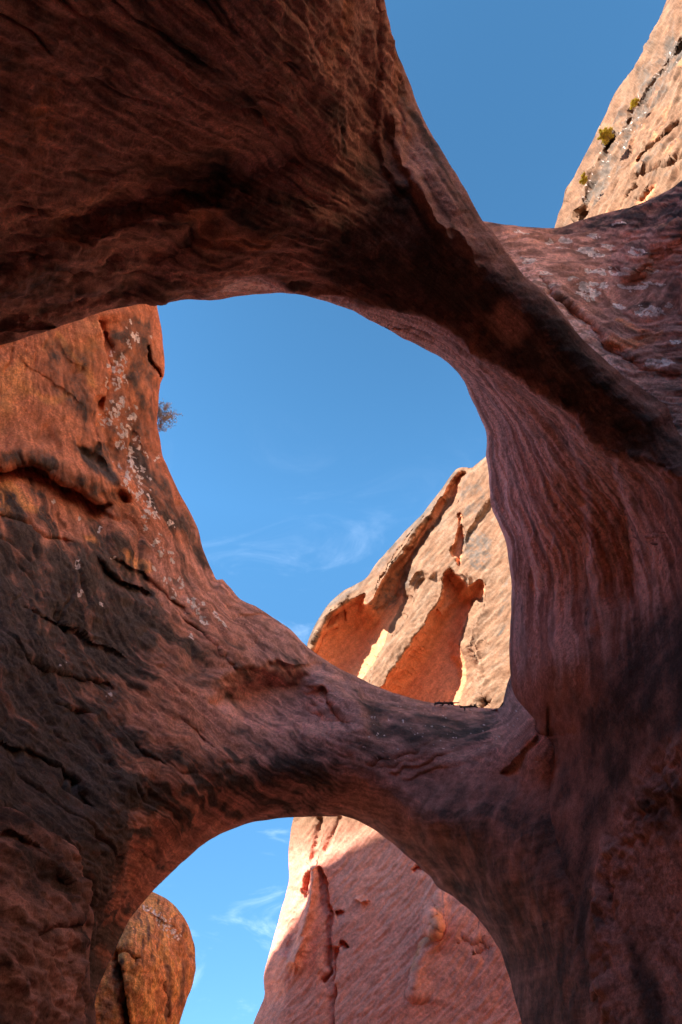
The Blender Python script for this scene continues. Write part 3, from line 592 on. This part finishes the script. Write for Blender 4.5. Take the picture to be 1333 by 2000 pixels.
def a_sad(p, n, x, y, s):
    wx = fbm(p[:, 0]*.9, p[:, 1]*.9, p[:, 2]*.9, 4, .6); w2 = fbm(x/22., y/9., 5.5, 4, .65)
    rng = random.Random(11); li = np.zeros(len(x))
    sp = [(1268, 612, 32, 10), (1160, 565, 34, 10), (1150, 580, 26, 7), (1180, 535, 40, 6), (1245, 492, 16, 7), (1100, 492, 16, 4), (1145, 495, 22, 7), (1070, 475, 10, 4), (1105, 473, 14, 4), (1160, 462, 16, 4), (1240, 565, 34, 6), (1280, 555, 22, 4), (1215, 533, 26, 5), (1230, 530, 14, 5), (1165, 505, 16, 5), (1030, 515, 16, 6), (1115, 552, 14, 4), (1325, 672, 18, 5), (1290, 712, 30, 8), (1190, 485, 16, 4), (1210, 440, 18, 3), (1265, 528, 20, 5), (1020, 460, 14, 3), (1075, 565, 12, 3), (1150, 590, 14, 4), (1205, 600, 14, 3), (1310, 600, 12, 3), (1060, 540, 14, 4)]
    for cx, cy, rx, ry in sp:
        r = ((x-cx+10*w2)/rx)**2 + ((y-cy+5*w2)/ry)**2
        li = np.maximum(li, 0.98*np.exp(-((np.sqrt(r)-.62)/.42)**2))
    li = li*np.clip(1.1+1.0*fbm(x/8., y/4., 1.2, 4, .7), 0, 1.3)
    red = 0.7*linemask(x+16*wx, y+8*wx, [(1200, 670), (1240, 672), (1290, 655)], 14)
    red = np.maximum(red, .65*linemask(x+16*wx, y+8*wx, [(1210, 630), (1260, 650), (1300, 655)], 9))
    red = np.maximum(red, .6*linemask(x+12*wx, y+8*wx, [(1290, 450), (1333, 430)], 9))
    red = np.maximum(red, .55*linemask(x+16*wx, y+8*wx, [(1240, 420), (1320, 400)], 12))
    dk = np.clip(0.36*sstep(480, 440, y)+.28*sstep(1020, 1150, x)+.4*fbm(y/14.+wx, x/120., 9.1, 3, .6), 0, .9)
    pale = np.clip(sstep(1190, 1080, x-(y-600)*.9)*sstep(460, 540, y)*(.5+.6*fbm(y/8.+wx, x/80., 2.1, 3)), 0, 1)
    q = y - 0.42*np.clip(x-1040, 0, 200)*sstep(520, 640, y)
    return dict(dark=dk, red=red, lichen=li, pale=pale, streak=stk(fbm(q/4.5+wx*2, x/45., 6.6, 4, .62)+.3*fbm(x/6., y/4., 2.2, 3, .7), .65))
sh = make_sheet(SAD, d_sad, h_sad, a_sad, 3.0, rad=.5)
tag(to_object('rock_saddle', sh['p'], sh['f'], M_near, sh['attrs']), 'shaded red-brown rock saddle spotted with pale lichen rings below the cream cliff', 'rock')

# ================================================================== 5. cream cliff, upper right
URC = [(1077, 470), (1083, 444), (1090, 420), (1100, 399), (1104, 370), (1121, 346), (1140, 308), (1153, 283), (1170, 248), (1184, 220), (1198, 190), (1212, 166), (1228, 148), (1245, 126), (1258, 98), (1271, 79), (1278, 58), (1287, 42), (1302, 0), (1345, -110), (1430, -320), (1700, -800), (2600, -900), (2600, 800), (1500, 620), (1080, 560)]
f_ur = tps([(1083, 444, 19.5), (1121, 346, 20.2), (1184, 220, 21.5), (1245, 126, 22.5), (1302, 0, 24), (1150, 420, 17.6), (1200, 330, 18.3), (1260, 230, 19.0), (1333, 100, 20.0), (1333, 250, 17.6), (1250, 380, 16.6), (1333, 340, 15.8), (1700, -800, 26), (2600, -900, 20), (2600, 800, 9), (1500, 620, 12), (1080, 560, 17), (1700, 200, 14)])
def d_ur(X, Y, sd):
    D = f_ur(X, Y)
    X, Y = X + 5*fbm(X/34, Y/34, 21.3, 4), Y + 5*fbm(X/34, Y/34, 4.3, 4)
    ledge(D, X, Y, [(1128, 440), (1134, 395), (1147, 360), (1170, 306), (1181, 290), (1201, 268), (1225, 232), (1251, 191), (1280, 150), (1305, 117), (1335, 60)], 0.4, 22, 7, 20)
    recess(D, X, Y, [(1178, 284), (1190, 268), (1202, 272), (1194, 284), (1182, 292)], 0.5, 6)
    ledge(D, X, Y, [(1140, 432), (1165, 385), (1192, 351), (1220, 305), (1249, 259), (1290, 210), (1340, 150)][::-1], 0.25, 22, 6, 20)
    ledge(D, X, Y, [(1242, 312), (1262, 296), (1278, 285), (1300, 262), (1335, 238)], 0.4, 10, 2, 10)
    recess(D, X, Y, [(1316, 110), (1330, 78), (1350, 70), (1350, 92), (1330, 108)], 0.4, 6)
    recess(D, X, Y, [(1240, 402), (1262, 385), (1280, 366), (1288, 366), (1276, 386), (1268, 400), (1250, 408)], 1.1, 6)
    ledge(D, X, Y, [(1220, 395), (1260, 345), (1300, 330), (1345, 305)], 0.4, 12, 3, 10)
    ledge(D, X, Y, [(1085, 420), (1095, 400), (1104, 388)], .3, 8, 2, 4)
    recess(D, X, Y, [(1128, 422), (1134, 408), (1140, 420), (1136, 432)], .3, 5)
    ledge(D, X, Y, [(1190, 215), (1197, 195), (1208, 180)], .25, 8, 2, 5)
    return D
def h_ur(p, n, x, y, s):
    q = (x-1083)*.86 + (y-444)*.5; r = (x-1083)*.5-(y-444)*.86
    wx = fbm(q/60., r/140., 1.1, 3)
    rough = linemask(x, y, [(1150, 360), (1190, 290), (1230, 235), (1260, 190), (1300, 130), (1340, 90)], 34)
    return 0.30*fbm(p[:, 0]*.25, p[:, 1]*.25, p[:, 2]*.25, 3) + 0.07*fbm(q/9.+wx, r/65., 2.0, 4, .6) + 0.03*ridged(q/26.+wx*2, r/110., 4.0, 2)*.7 + (0.02+.06*rough)*fbm(p[:, 0]*2, p[:, 1]*2, p[:, 2]*2, 4, .65)
def a_ur(p, n, x, y, s):
    q = (x-1083)*.86 + (y-444)*.5; r = (x-1083)*.5-(y-444)*.86
    wx = fbm(p[:, 0]*.4, p[:, 1]*.4, p[:, 2]*.4, 4, .6)
    rough = linemask(x+8*wx, y+8*wx, [(1150, 370), (1190, 290), (1230, 235), (1260, 190), (1300, 130), (1340, 90)], 30)
    dk = np.clip(.62*rough + .5*fbm(q/14., r/50., 3.3, 4, .65), 0, .8)
    dk = np.maximum(dk, .65*linemask(x+6*wx, y+6*wx, [(1255, 330), (1290, 300), (1335, 270)], 14)*np.clip(.7+fbm(x/9., y/9., 1, 3), 0, 1))
    red = .5*sstep(.1, .5, fbm(q/30., r/60., 8.8, 3))*sstep(1180, 1300, x+.5*(y-200))
    red = np.maximum(red, .9*polymask(x, y, [(1240, 402), (1262, 385), (1280, 366), (1290, 364), (1276, 390), (1266, 404)], 3))
    pale = np.clip(.2+.6*fbm(q/9., r/40., 5.3, 3, .6), 0, 1)
    li = np.clip(rough*(1.6*fbm(x/7., y/7., 3.1, 3, .7)-.2), 0, .7)
    return dict(dark=dk, red=red, lichen=li*0.8, pale=pale, streak=stk(fbm(q/4.+wx, r/26., 6.6, 4, .65)*.8+.5*rough*fbm(x/6., y/6., 2.2, 4, .7), .5))
sh = make_sheet(URC, d_ur, h_ur, a_ur, 6.0, rad=1.0, step=2.0)
tag(to_object('sandstone_cliff', sh['p'], sh['f'], M_cliff, sh['attrs']), 'sunlit cream cliff face rising above the lichen-spotted saddle', 'cliff')

# ================================================================== 6. far cliff seen through both openings
FAR = [(577, 1560), (574, 1597), (568, 1631), (564, 1667), (565, 1716), (558, 1748), (547, 1784), (535, 1833), (522, 1878), (515, 1905), (517, 1941), (508, 1968), (495, 2000), (470, 2080), (430, 2300), (350, 2700), (2300, 2700), (2300, 950), (1500, 830), (1150, 800), (1010, 838), (950, 891), (924, 914), (910, 913), (897, 914), (886, 923), (860, 959), (840, 985), (822, 1007), (785, 1045), (765, 1066), (747, 1086), (730, 1108), (717, 1127), (702, 1137), (687, 1146), (667, 1158), (650, 1172), (634, 1190), (624, 1206), (614, 1224), (607, 1240), (601, 1259), (592, 1330), (584, 1450)]
nP = np.array((-0.38, -0.90, 0.10)); cP = nP.dot(np.array((0, 21.0, 3.4)))
CAPL = [(603, 1275), (618, 1240), (637, 1206), (658, 1186), (678, 1174), (700, 1164), (715, 1160), (719, 1178), (733, 1157), (754, 1120), (779, 1084), (817, 1033), (858, 973), (884, 934), (900, 920)]
RIDGE_L = [(915, 925), (905, 940), (892, 974), (875, 1002), (858, 1028), (826, 1078), (808, 1106), (799, 1138), (807, 1168), (776, 1226), (741, 1286), (716, 1327), (690, 1380)]
ALC3 = [(870, 1115), (880, 1108), (892, 1119), (906, 1128), (918, 1143), (930, 1136), (942, 1132), (949, 1148), (940, 1189), (924, 1226), (914, 1258), (922, 1276), (930, 1293), (936, 1330), (928, 1360), (912, 1400), (860, 1440), (700, 1400), (744, 1340), (766, 1305), (807, 1248), (836, 1204), (852, 1180), (861, 1157), (864, 1129)]
ALC2 = [(897, 997), (901, 1022), (905, 1056), (904, 1085), (898, 1108), (890, 1092), (883, 1080), (888, 1053), (895, 1030)]
def d_far(X, Y, sd):
    d = dirs(X, Y); den = np.minimum(d@nP, -0.28)
    D = cP/den
    X, Y = X + 5*fbm(X/34, Y/34, 21.3, 4), Y + 5*fbm(X/34, Y/34, 4.3, 4)
    q = fbm(X/9., Y/9., 1.7, 2)
    Xw = X + 1.6*q; Yw = Y + 1.6*fbm(X/9., Y/9., 8.7, 2)
    # everything left of the diagonal ridge is hollowed out under the rim
    HOL = CAPL + RIDGE_L + [(640, 1400), (590, 1340)]
    recess(D, Xw, Yw, HOL, 1.5, 12)
    recess(D, Xw, Yw, HOL, 1.5, 60)
    ledge(D, X, Y, [(612, 1278), (622, 1252), (634, 1236), (648, 1226), (664, 1222)][::-1], -0.7, 18, 2, 6)
    for o, am in ((7, .3), (14, .3), (21, .3)):
        ledge(D, X, Y, [(722+o, 1150+o*.4), (750+o*.8, 1100+o*.4), (778+o*.8, 1062+o*.4), (815+o*.7, 1018+o*.4), (850+o*.5, 978+o*.4)][::-1], -am, 6, 1.5, 14)
        ledge(D, X, Y, [(600+o*.6, 1262), (622+o*.6, 1216+o*.3), (650+o*.4, 1180+o*.5), (690, 1153+o*.5)][::-1], -am, 6, 1.5, 14)
    recess(D, Xw, Yw, ALC3, 1.2, 9)
    recess(D, Xw, Yw, ALC3, 1.4, 45)
    recess(D, Xw, Yw, ALC2, .9, 6)
    recess(D, X, Y, [(808, 1146), (812, 1132), (823, 1123), (838, 1128), (834, 1140), (822, 1150), (814, 1164)], .3, 13)
    ridge(D, X, Y, [(800, 1130), (812, 1116), (830, 1112), (845, 1122)], 7, 0.35)
    ridge(D, X, Y, [(905, 1118), (914, 1128), (918, 1142)], 4, 0.5)
    ridge(D, X, Y, [(858, 1192), (863, 1200)], 3, 0.4)
    recess(D, Xw, Yw, [(928, 1252), (940, 1245), (955, 1255), (960, 1275), (945, 1295), (934, 1285)], .18, 12)
    recess(D, Xw, Yw, [(940, 1350), (952, 1360), (965, 1372), (955, 1390), (935, 1390)], .6, 5)
    ledge(D, X, Y, [(905, 1060), (920, 1028), (945, 1000), (962, 975)], .35, 9, 2, 6)
    ledge(D, X, Y, [(672, 1172), (676, 1195), (674, 1212)], .5, 7, 2, 4)
    # lower face
    recess(D, X, Y, [(600, 1702), (606, 1698), (607, 1720), (600, 1742), (588, 1740), (592, 1722)], .5, 7)
    ledge(D, X, Y, [(602, 1735), (594, 1770), (582, 1800), (570, 1840), (562, 1870)], .6, 18, 6, 14)
    ridge(D, X, Y, [(612, 1700), (606, 1760), (590, 1820), (575, 1880)], 12, .5)
    ledge(D, X, Y, [(622, 1690), (632, 1712), (640, 1745), (647, 1784), (649, 1838), (648, 1900), (632, 1924)], .5, 9, 2, 10)
    ledge(D, X, Y, [(663, 1845), (660, 1880), (659, 1930), (661, 2050)], .45, 12, 2, 8)
    ledge(D, X, Y, [(650, 1782), (668, 1776), (678, 1780)], .4, 9, 2, 4)
    ledge(D, X, Y, [(662, 1836), (676, 1838), (684, 1852)], .4, 9, 2, 4)
    ledge(D, X, Y, [(692, 1755), (706, 1766), (722, 1758)][::-1], -.3, 8, 2, 5)
    ridge(D, X, Y, [(846, 1790), (852, 1806), (848, 1816)], 10, .6)
    ledge(D, X, Y, [(853, 1745), (855, 1790), (850, 1820), (834, 1834), (824, 1850), (812, 1895), (800, 1960)][::-1], -.25, 26, 5, 20)
    ledge(D, X, Y, [(800, 1700), (815, 1690), (832, 1700)], .3, 9, 2, 5)
    ledge(D, X, Y, [(925, 1870), (945, 1848), (965, 1850)], .4, 9, 2, 5)
    ledge(D, X, Y, [(900, 1825), (925, 1840), (950, 1830)], .2, 9, 2, 5)
    ledge(D, X, Y, [(630, 1595), (622, 1640), (612, 1690)], .35, 9, 2, 6)
    ledge(D, X, Y, [(668, 1592), (655, 1625), (640, 1665)], .25, 9, 2, 6)
    ledge(D, X, Y, [(583, 1600), (576, 1640), (570, 1690)], .4, 7, 2, 6)
    return D
def h_far(p, n, x, y, s):
    q = (x-600)*.75 + (y-1250)*.66; r = (x-600)*.66-(y-1250)*.75
    wx = fbm(p[:, 0]*.2, p[:, 1]*.2, p[:, 2]*.2, 3)
    lit = sstep(1420, 1380, y)
    base = 0.30*fbm(p[:, 0]*.2, p[:, 1]*.2, p[:, 2]*.2, 2) + (0.03+.01*lit)*fbm(p[:, 0]*1.4, p[:, 1]*1.4, p[:, 2]*1.4, 4, .6)
    diag = 0.045*fbm(q/11.+wx*2, r/70., 2.0, 4, .58)
    a3 = polymask(x, y, ALC3, 10)
    low = (1-lit)*(0.03*ridged(q/40.+wx*3, r/120., 6.0, 3)+.018*fbm(q/5.+wx*3, r/60., 4.0, 3, .6))
    rim = lit*0.045*(linemask(x, y, [(880, 1100), (845, 1180), (800, 1250), (745, 1335)], 14)+linemask(x, y, [(945, 1130), (920, 1240), (940, 1300), (930, 1370)], 16))*fbm(p[:, 0]*2.6, p[:, 1]*2.6, p[:, 2]*2.6, 3, .7)*2
    return base + diag*(1-.75*a3)*(.45+.55*lit) + low + rim
def a_far(p, n, x, y, s):
    q = (x-600)*.75 + (y-1250)*.66; r = (x-600)*.66-(y-1250)*.75
    wx = fbm(p[:, 0]*.35, p[:, 1]*.35, p[:, 2]*.35, 4, .6)
    xw = x+5*wx; yw = y+5*wx
    rl = np.array(RIDGE_L)[np.argsort([q_[1] for q_ in RIDGE_L])]
    ar = np.array([(918, 1120), (946, 1148), (938, 1189), (924, 1226), (914, 1258), (922, 1276), (930, 1293), (936, 1330), (926, 1365), (905, 1410)])
    red = .95*np.maximum(polymask(xw, yw, ALC3, 6, 3)*(1-sstep(1150, 1180, y)*(1-sstep(-12, -28, xw-np.interp(y, ar[:, 1], ar[:, 0])))), polymask(xw, yw, CAPL+RIDGE_L+[(640, 1400), (590, 1340)], 6, 3)*(1-sstep(940, 990, y)*(1-sstep(-10, -24, xw-np.interp(y, rl[:, 1], rl[:, 0])))))  # fresh red rock in hollows, also brightened as bounce, kept off sunlit flanks
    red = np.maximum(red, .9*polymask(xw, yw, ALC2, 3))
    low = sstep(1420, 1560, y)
    tone = low*sstep(1590, 1700, y+.2*(x-640)+12*wx)  # brighter pink colour below the shadow edge, standing in for bounce light
    red = np.maximum(red, .6*linemask(x+6*wx, y, [(853, 1780), (852, 1820), (825, 1850), (812, 1895)], 9))
    dk = .85*polymask(x+9*wx, y+9*wx, [(905, 1050), (925, 1032), (950, 1040), (966, 1068), (950, 1108), (925, 1112), (905, 1085)], 9)*np.clip(.65+.5*fbm(x/8., y/8., 6.1, 3, .7), 0, 1)
    dk = np.maximum(dk, .6*polymask(x+9*wx, y+9*wx, [(885, 950), (930, 935), (950, 960), (945, 1000), (915, 1010), (895, 985)], 14)*np.clip(.6+.7*fbm(q/9., r/30., 6.1, 3, .7), 0, 1))
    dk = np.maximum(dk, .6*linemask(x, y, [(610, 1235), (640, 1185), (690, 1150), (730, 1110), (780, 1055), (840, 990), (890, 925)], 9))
    dk = np.maximum(dk, .6*linemask(x+8*wx, y, [(985, 1130), (975, 1220), (985, 1290)], 12)*np.clip(.4+fbm(q/6., r/40., 2.2, 3, .7), 0, 1))
    dk = np.maximum(dk, .5*polymask(x+9*wx, y+9*wx, [(719, 1180), (740, 1160), (790, 1110), (790, 1160), (760, 1200), (735, 1200)], 10))
    pale = np.clip(.3+.6*fbm(q/8., r/40., 5.3, 3, .6), 0, 1)*(1-low)
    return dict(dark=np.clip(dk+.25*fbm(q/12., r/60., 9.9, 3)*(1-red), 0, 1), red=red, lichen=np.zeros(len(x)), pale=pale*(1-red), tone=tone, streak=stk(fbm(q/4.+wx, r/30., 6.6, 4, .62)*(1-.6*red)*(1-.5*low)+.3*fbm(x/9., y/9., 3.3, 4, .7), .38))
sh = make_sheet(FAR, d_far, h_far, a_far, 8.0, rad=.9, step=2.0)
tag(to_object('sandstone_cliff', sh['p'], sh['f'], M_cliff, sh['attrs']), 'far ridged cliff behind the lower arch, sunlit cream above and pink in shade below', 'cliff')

# ================================================================== 7. orange dome through the lower opening
DOME = [(150, 1700), (230, 1715), (280, 1732), (299, 1742), (325, 1756), (343, 1771), (357, 1788), (366, 1803), (373, 1820), (379, 1845), (382, 1867), (382, 1890), (379, 1909), (374, 1930), (367, 1951), (360, 1970), (354, 1987), (350, 2005), (340, 2080), (330, 2400), (-500, 2400), (-500, 1750)]
f_dm = tps([(299, 1760, 18.5), (370, 1850, 18.5), (300, 1850, 17.0), (250, 1850, 16.6), (350, 1960, 17.8), (300, 1960, 16.6), (230, 1960, 16.2), (200, 1850, 16.8), (100, 1850, 17), (-500, 1750, 20), (-500, 2400, 15), (330, 2400, 17), (150, 1700, 18.8)])
def d_dm(X, Y, sd):
    D = f_dm(X, Y)
    X, Y = X + 3*fbm(X/12, Y/12, 21.3, 3), Y + 3*fbm(X/12, Y/12, 4.3, 3)
    ledge(D, X, Y, [(232, 1845), (238, 1890), (247, 1935), (256, 2010)], .8, 10, 2, 8)
    ledge(D, X, Y, [(235, 1855), (255, 1862), (275, 1875)], .25, 10, 2, 6)
    ledge(D, X, Y, [(285, 1775), (320, 1800), (355, 1822)], .2, 10, 3, 6)
    ledge(D, X, Y, [(316, 1910), (322, 1945), (330, 1990)], .2, 10, 3, 6)
    return D
def a_dm(p, n, x, y, s):
    wx = fbm(p[:, 0]*.6, p[:, 1]*.6, p[:, 2]*.6, 4, .6); v = fbm(x/9.+wx, y/45., 1.4, 4, .6)
    dk = np.clip(.08+1.0*v, 0, 1)*sstep(1960, 1850, y)
    dk = np.maximum(dk, .75*linemask(x+4*wx, y, [(322, 1890), (326, 1940), (322, 1990)], 8))
    dk = np.maximum(dk, .7*linemask(x+4*wx, y, [(362, 1880), (355, 1930), (352, 1960)], 8))
    dk = np.maximum(dk, .6*polymask(x+4*wx, y+4*wx, [(225, 1880), (238, 1900), (255, 2010), (200, 2010), (195, 1950)], 8))
    li = np.clip(linemask(x, y, [(285, 1770), (315, 1795), (350, 1830)], 12)*(.6+1.2*fbm(x/5., y/5., 2.1, 3, .7)), 0, 1)*.8
    red = np.clip(.5+.8*fbm(x/14., y/40., 4.4, 3), 0, 1)
    return dict(dark=dk, red=red, lichen=li, pale=np.zeros(len(x)), streak=stk(fbm(x/5.+wx, y/26., 6.6, 4, .65), .45))
sh = make_sheet(DOME, d_dm, lambda *a: h_gen(*a, sc=1.8, amp=1.0), a_dm, 5.0, rad=1.3, step=2.0)
tag(to_object('rock_dome', sh['p'], sh['f'], M_dome, sh['attrs']), 'rounded orange rock dome streaked with dark varnish, seen low through the lower arch', 'rock')

# ================================================================== 8. out-of-view canyon: floor, walls round the viewer, added rims for shade and bounce
def grid_obj(name, fn, nu, nv, mat, label=None, cat=None, kind=None):
    u, v = np.meshgrid(np.linspace(0, 1, nu), np.linspace(0, 1, nv))
    p = fn(u, v).reshape(-1, 3)
    i = np.arange(nu*nv).reshape(nv, nu)
    f = np.stack([i[:-1, :-1], i[:-1, 1:], i[1:, 1:], i[1:, :-1]], -1).reshape(-1, 4)
    z = {k: np.zeros(len(p)) for k in ('red', 'lichen', 'pale')}; z['streak'] = np.full(len(p), .5); z['dark'] = np.full(len(p), .3)
    o = to_object(name, p, f, mat, z)
    if label: tag(o, label, cat)
    if kind: o['kind'] = kind
    return o
def ground(u, v):
    x = (u-.5)*2; y = (v-.5)*2
    X = np.sign(x)*np.abs(x)**2.2*900; Y = np.sign(y)*np.abs(y)**2.2*900
    return np.stack([X, Y, 0.12*fbm(X*.4, Y*.4, 0.3, 3)], -1)
grid_obj('ground', ground, 161, 161, M_sand, kind='structure')
def back_wall(u, v):
    path = catmull([(-5.5, 7), (-5.2, 3), (-4.6, -1), (-3.2, -4.5), (0, -6.2), (3.0, -4.2), (3.8, -1), (4.2, 2), (4.6, 5)], .5, False)
    k = u*(len(path)-1); i = np.clip(k.astype(int), 0, len(path)-2); t = (k-i)[..., None]
    q = path[i]*(1-t)+path[i+1]*t
    c = np.array((0, 0.5))
    # inner face up, over the rim, and down the outside
    w = v*2; up = np.clip(w, 0, 1); dn = np.clip(w-1, 0, 1)
    hh = 9.8 - 4.5*sstep(.88, .98, u)  # wall height set to block light from behind the viewer
    z = np.where(w < 1, up*hh, hh*(1-dn)) - .6
    off = np.where(w < 1, 1.0-0.10*np.sin(up*3.0), 1.0+0.9*np.sqrt(dn))
    xy = c + (q-c)*off[..., None]
    p = np.concatenate([xy, z[..., None]], -1)
    p[..., :2] += (0.35*fbm(p[..., 0]*.4, p[..., 1]*.4, p[..., 2]*.4, 3))[..., None]*np.array((1, .6))
    return p
grid_obj('unseen_canyon_wall', back_wall, 200, 160, M_sand, 'unseen canyon wall closing the chamber behind and beside the viewer', 'canyon wall')
def rim(u, v):
    # unseen long wall added west of the canyon, crest shaped to throw the shade
    y = 10.6 - 55*(1-u)**1.6
    H = np.interp(y, [-45, -20, -14, -11, -5, 2, 6.5, 7.2, 8.2, 8.8, 9.5, 9.8, 10.0, 10.6], [37, 40, 39.8, 38.8, 35, 33, 31.8, 31.1, 29.8, 28.5, 27.6, 26, 23.5, 2]) + .5
    w = v*2-1
    x = -19 + 6*w
    z = H*np.sqrt(np.clip(1-np.abs(w)**2.5, 0, 1))
    p = np.stack([x, y, z-.5], -1)
    p[..., 0] += 0.8*fbm(p[..., 0]*.15, p[..., 1]*.15, p[..., 2]*.15, 3)
    return p
grid_obj('added_rim', rim, 160, 120, M_cliff, 'unseen high sandstone rim added west of the arches to cast their shade', 'canyon wall')

def east(u, v):  # unseen wall added to bounce warm sunlight onto the shaded rock
    y = -40 + 60*u; w = v*2-1
    x = 15 + 7*w - 2*np.sin(u*5)
    z = (33+3*np.sin(u*9))*np.sqrt(np.clip(1-np.abs(w)**3, 0, 1)) - .5
    p = np.stack([x, y, z], -1)
    p[..., 0] += 1.2*fbm(p[..., 0]*.12, p[..., 1]*.12, p[..., 2]*.12, 3)
    return p
grid_obj('added_rim', east, 120, 120, M_pale, 'unseen sunlit sandstone wall added east of the canyon to bounce warm light', 'canyon wall')

# ================================================================== 9. plants and twigs
def simple_mat(name, cols, rough=.8):
    m = bpy.data.materials.new(name); m.use_nodes = True; t = m.node_tree; b = t.nodes['Principled BSDF']; b.inputs['Roughness'].default_value = rough
    n = N(t, 'ShaderNodeTexNoise'); n.inputs['Scale'].default_value = 9; g = N(t, 'ShaderNodeNewGeometry'); t.links.new(g.outputs['Position'], n.inputs['Vector'])
    r = N(t, 'ShaderNodeValToRGB'); t.links.new(n.outputs['Fac'], r.inputs[0]); t.links.new(r.outputs[0], b.inputs['Base Color'])
    r.color_ramp.elements[0].color = cols[0] + (1,); r.color_ramp.elements[1].color = cols[1] + (1,); r.color_ramp.elements[0].position = .35; r.color_ramp.elements[1].position = .65
    return m
M_twig = simple_mat('dry_bark', ((0.18, 0.11, 0.08), (0.32, 0.22, 0.16)))
M_leaf = simple_mat('olive_leaf', ((0.5, 0.4, 0.2), (0.72, 0.6, 0.36)))
M_yleaf = simple_mat('yellow_leaf', ((0.5, 0.42, 0.04), (0.7, 0.58, 0.1)))
M_dead = simple_mat('dead_wood', ((0.05, 0.035, 0.03), (0.12, 0.08, 0.06)))
class Mesh:
    def __init__(s): s.v = []; s.f = []
    def tube(s, a, b, r0, r1, n=5):
        a = Vector(a); b = Vector(b); d = (b-a).normalized(); q = d.orthogonal().normalized(); w = d.cross(q); k = len(s.v)
        for c, r in ((a, r0), (b, r1)):
            for i in range(n):
                t = 2*math.pi*i/n; s.v.append(c + (q*math.cos(t)+w*math.sin(t))*r)
        for i in range(n): s.f.append((k+i, k+(i+1) % n, k+n+(i+1) % n, k+n+i))
        s.f.append(tuple(range(k+n, k+2*n)))
    def leaf(s, c, d, up, l, w):
        c = Vector(c); d = Vector(d).normalized(); u = d.cross(Vector(up)).normalized(); h = u.cross(d)*w*.3; k = len(s.v)
        s.v += [c, c+d*l*.5+u*w*.5+h, c+d*l, c+d*l*.5-u*w*.5+h]; s.f += [(k, k+1, k+2), (k, k+2, k+3)]
    def build(s, name, mat, parent, org):
        me = bpy.data.meshes.new(name); o_ = Vector(org); me.from_pydata([tuple(v-o_) for v in s.v], [], s.f); me.materials.append(mat)
        o = bpy.data.objects.new(name, me); COL.objects.link(o)
        if parent: o.parent = parent
        else: o.location = o_
        return o
def shrub(name, base, lean, size, seed, label, cat, mleaf, leaf=.02, n=7, dens=1.0, group=None):
    rng = random.Random(seed); st = Mesh(); lf = Mesh(); base = Vector(base); lean = Vector(lean)
    def grow(a, d, l, r, lev):
        k = 3; p = a
        for i in range(k):
            d = (d + Vector((rng.gauss(0, .22), rng.gauss(0, .22), rng.gauss(0.06, .2)))).normalized()
            q = p + d*l/k; st.tube(p, q, r*(1-i*.2), r*(1-(i+1)*.2), 4)
            if lev < 3:
                for _ in range(2 if lev < 2 else 1):
                    dd = (d + Vector((rng.gauss(0, .7), rng.gauss(0, .7), rng.gauss(0, .6)))).normalized(); grow(q, dd, l*.6, r*.5, lev+1)
            if lev >= 2:
                for _ in range(int(3*dens+.5)):
                    c = p.lerp(q, rng.random()); v = Vector((rng.gauss(0, 1), rng.gauss(0, 1), rng.gauss(0, 1)))
                    lf.leaf(c, d*.7+v*.6, (rng.gauss(0, 1), rng.gauss(0, 1), 1), leaf*rng.uniform(.7, 1.4), leaf*.4)
            p = q
    for i in range(n):
        d = (lean + Vector((rng.gauss(0, .5), rng.gauss(0, .5), rng.gauss(0, .5)))).normalized()
        grow(base + Vector((rng.gauss(0, .04), rng.gauss(0, .04), 0)), d, size*rng.uniform(.35, .6), size*.012, 0)
    e = tag(empty(name, base), label, cat, group)
    st.build('stem', M_twig, e, base); lf.build('foliage', mleaf, e, base)
    return e
shrub('shrub', ray(303, 822, 13.7), (.16, .1, .9), .52, 3, 'small dry olive shrub growing from the edge of the left wall against blue sky', 'shrub', M_leaf, .02, 6, .5)
shrub('shrub', ray(1187, 268, 19.0), (-.5, -.6, .6), .26, 5, 'largest yellow-green shrub rooted above a dark hollow in the cream cliff', 'shrub', M_yleaf, .022, 8, 1.6, 'yellow-green shrubs on the cream cliff')
shrub('shrub', ray(1240, 205, 19.6), (-.5, -.6, .6), .13, 6, 'small yellow-green shrub highest up on the cream cliff', 'shrub', M_yleaf, .02, 5, 1.5, 'yellow-green shrubs on the cream cliff')
shrub('shrub', ray(1142, 352, 18.4), (-.5, -.6, .6), .12, 8, 'small yellow-green shrub lowest in the gully of the cream cliff', 'shrub', M_yleaf, .02, 5, 1.2, 'yellow-green shrubs on the cream cliff')
def twigs(px0, px1, py, dist, n, seed, label):
    rng = random.Random(seed); m = Mesh(); w = (px1-px0)/FPX*dist; c = ray((px0+px1)/2, py, dist)
    c0 = Vector(c); m.tube(c0-Vector((w*.5, 0, .01)), c0+Vector((w*.5, .02, .01)), .016, .01, 5)
    for i in range(n):
        a = c0 + Vector((rng.uniform(-.48, .48)*w, rng.gauss(0, .006), 0))
        d = Vector((rng.gauss(0, 1), rng.gauss(0, .5), rng.gauss(0, .35))).normalized(); l = w*rng.uniform(.15, .4)
        b = a + d*l*.5; e = b + (d+Vector((rng.gauss(0, .6), 0, rng.gauss(0, .5)))).normalized()*l*.5
        m.tube(a, b, .014, .011, 5); m.tube(b, e, .011, .005, 5)
    tag(m.build('twig_pile', M_dead, None, c), label, 'dead twigs', 'dead twigs on the lower arch')
twigs(850, 888, 1373, 12.3, 26, 2, 'larger pile of dark dead twigs caught on top of the lower arch')
twigs(900, 932, 1380, 12.1, 12, 4, 'smaller flatter scatter of dead twigs beside the pillar on the lower arch')
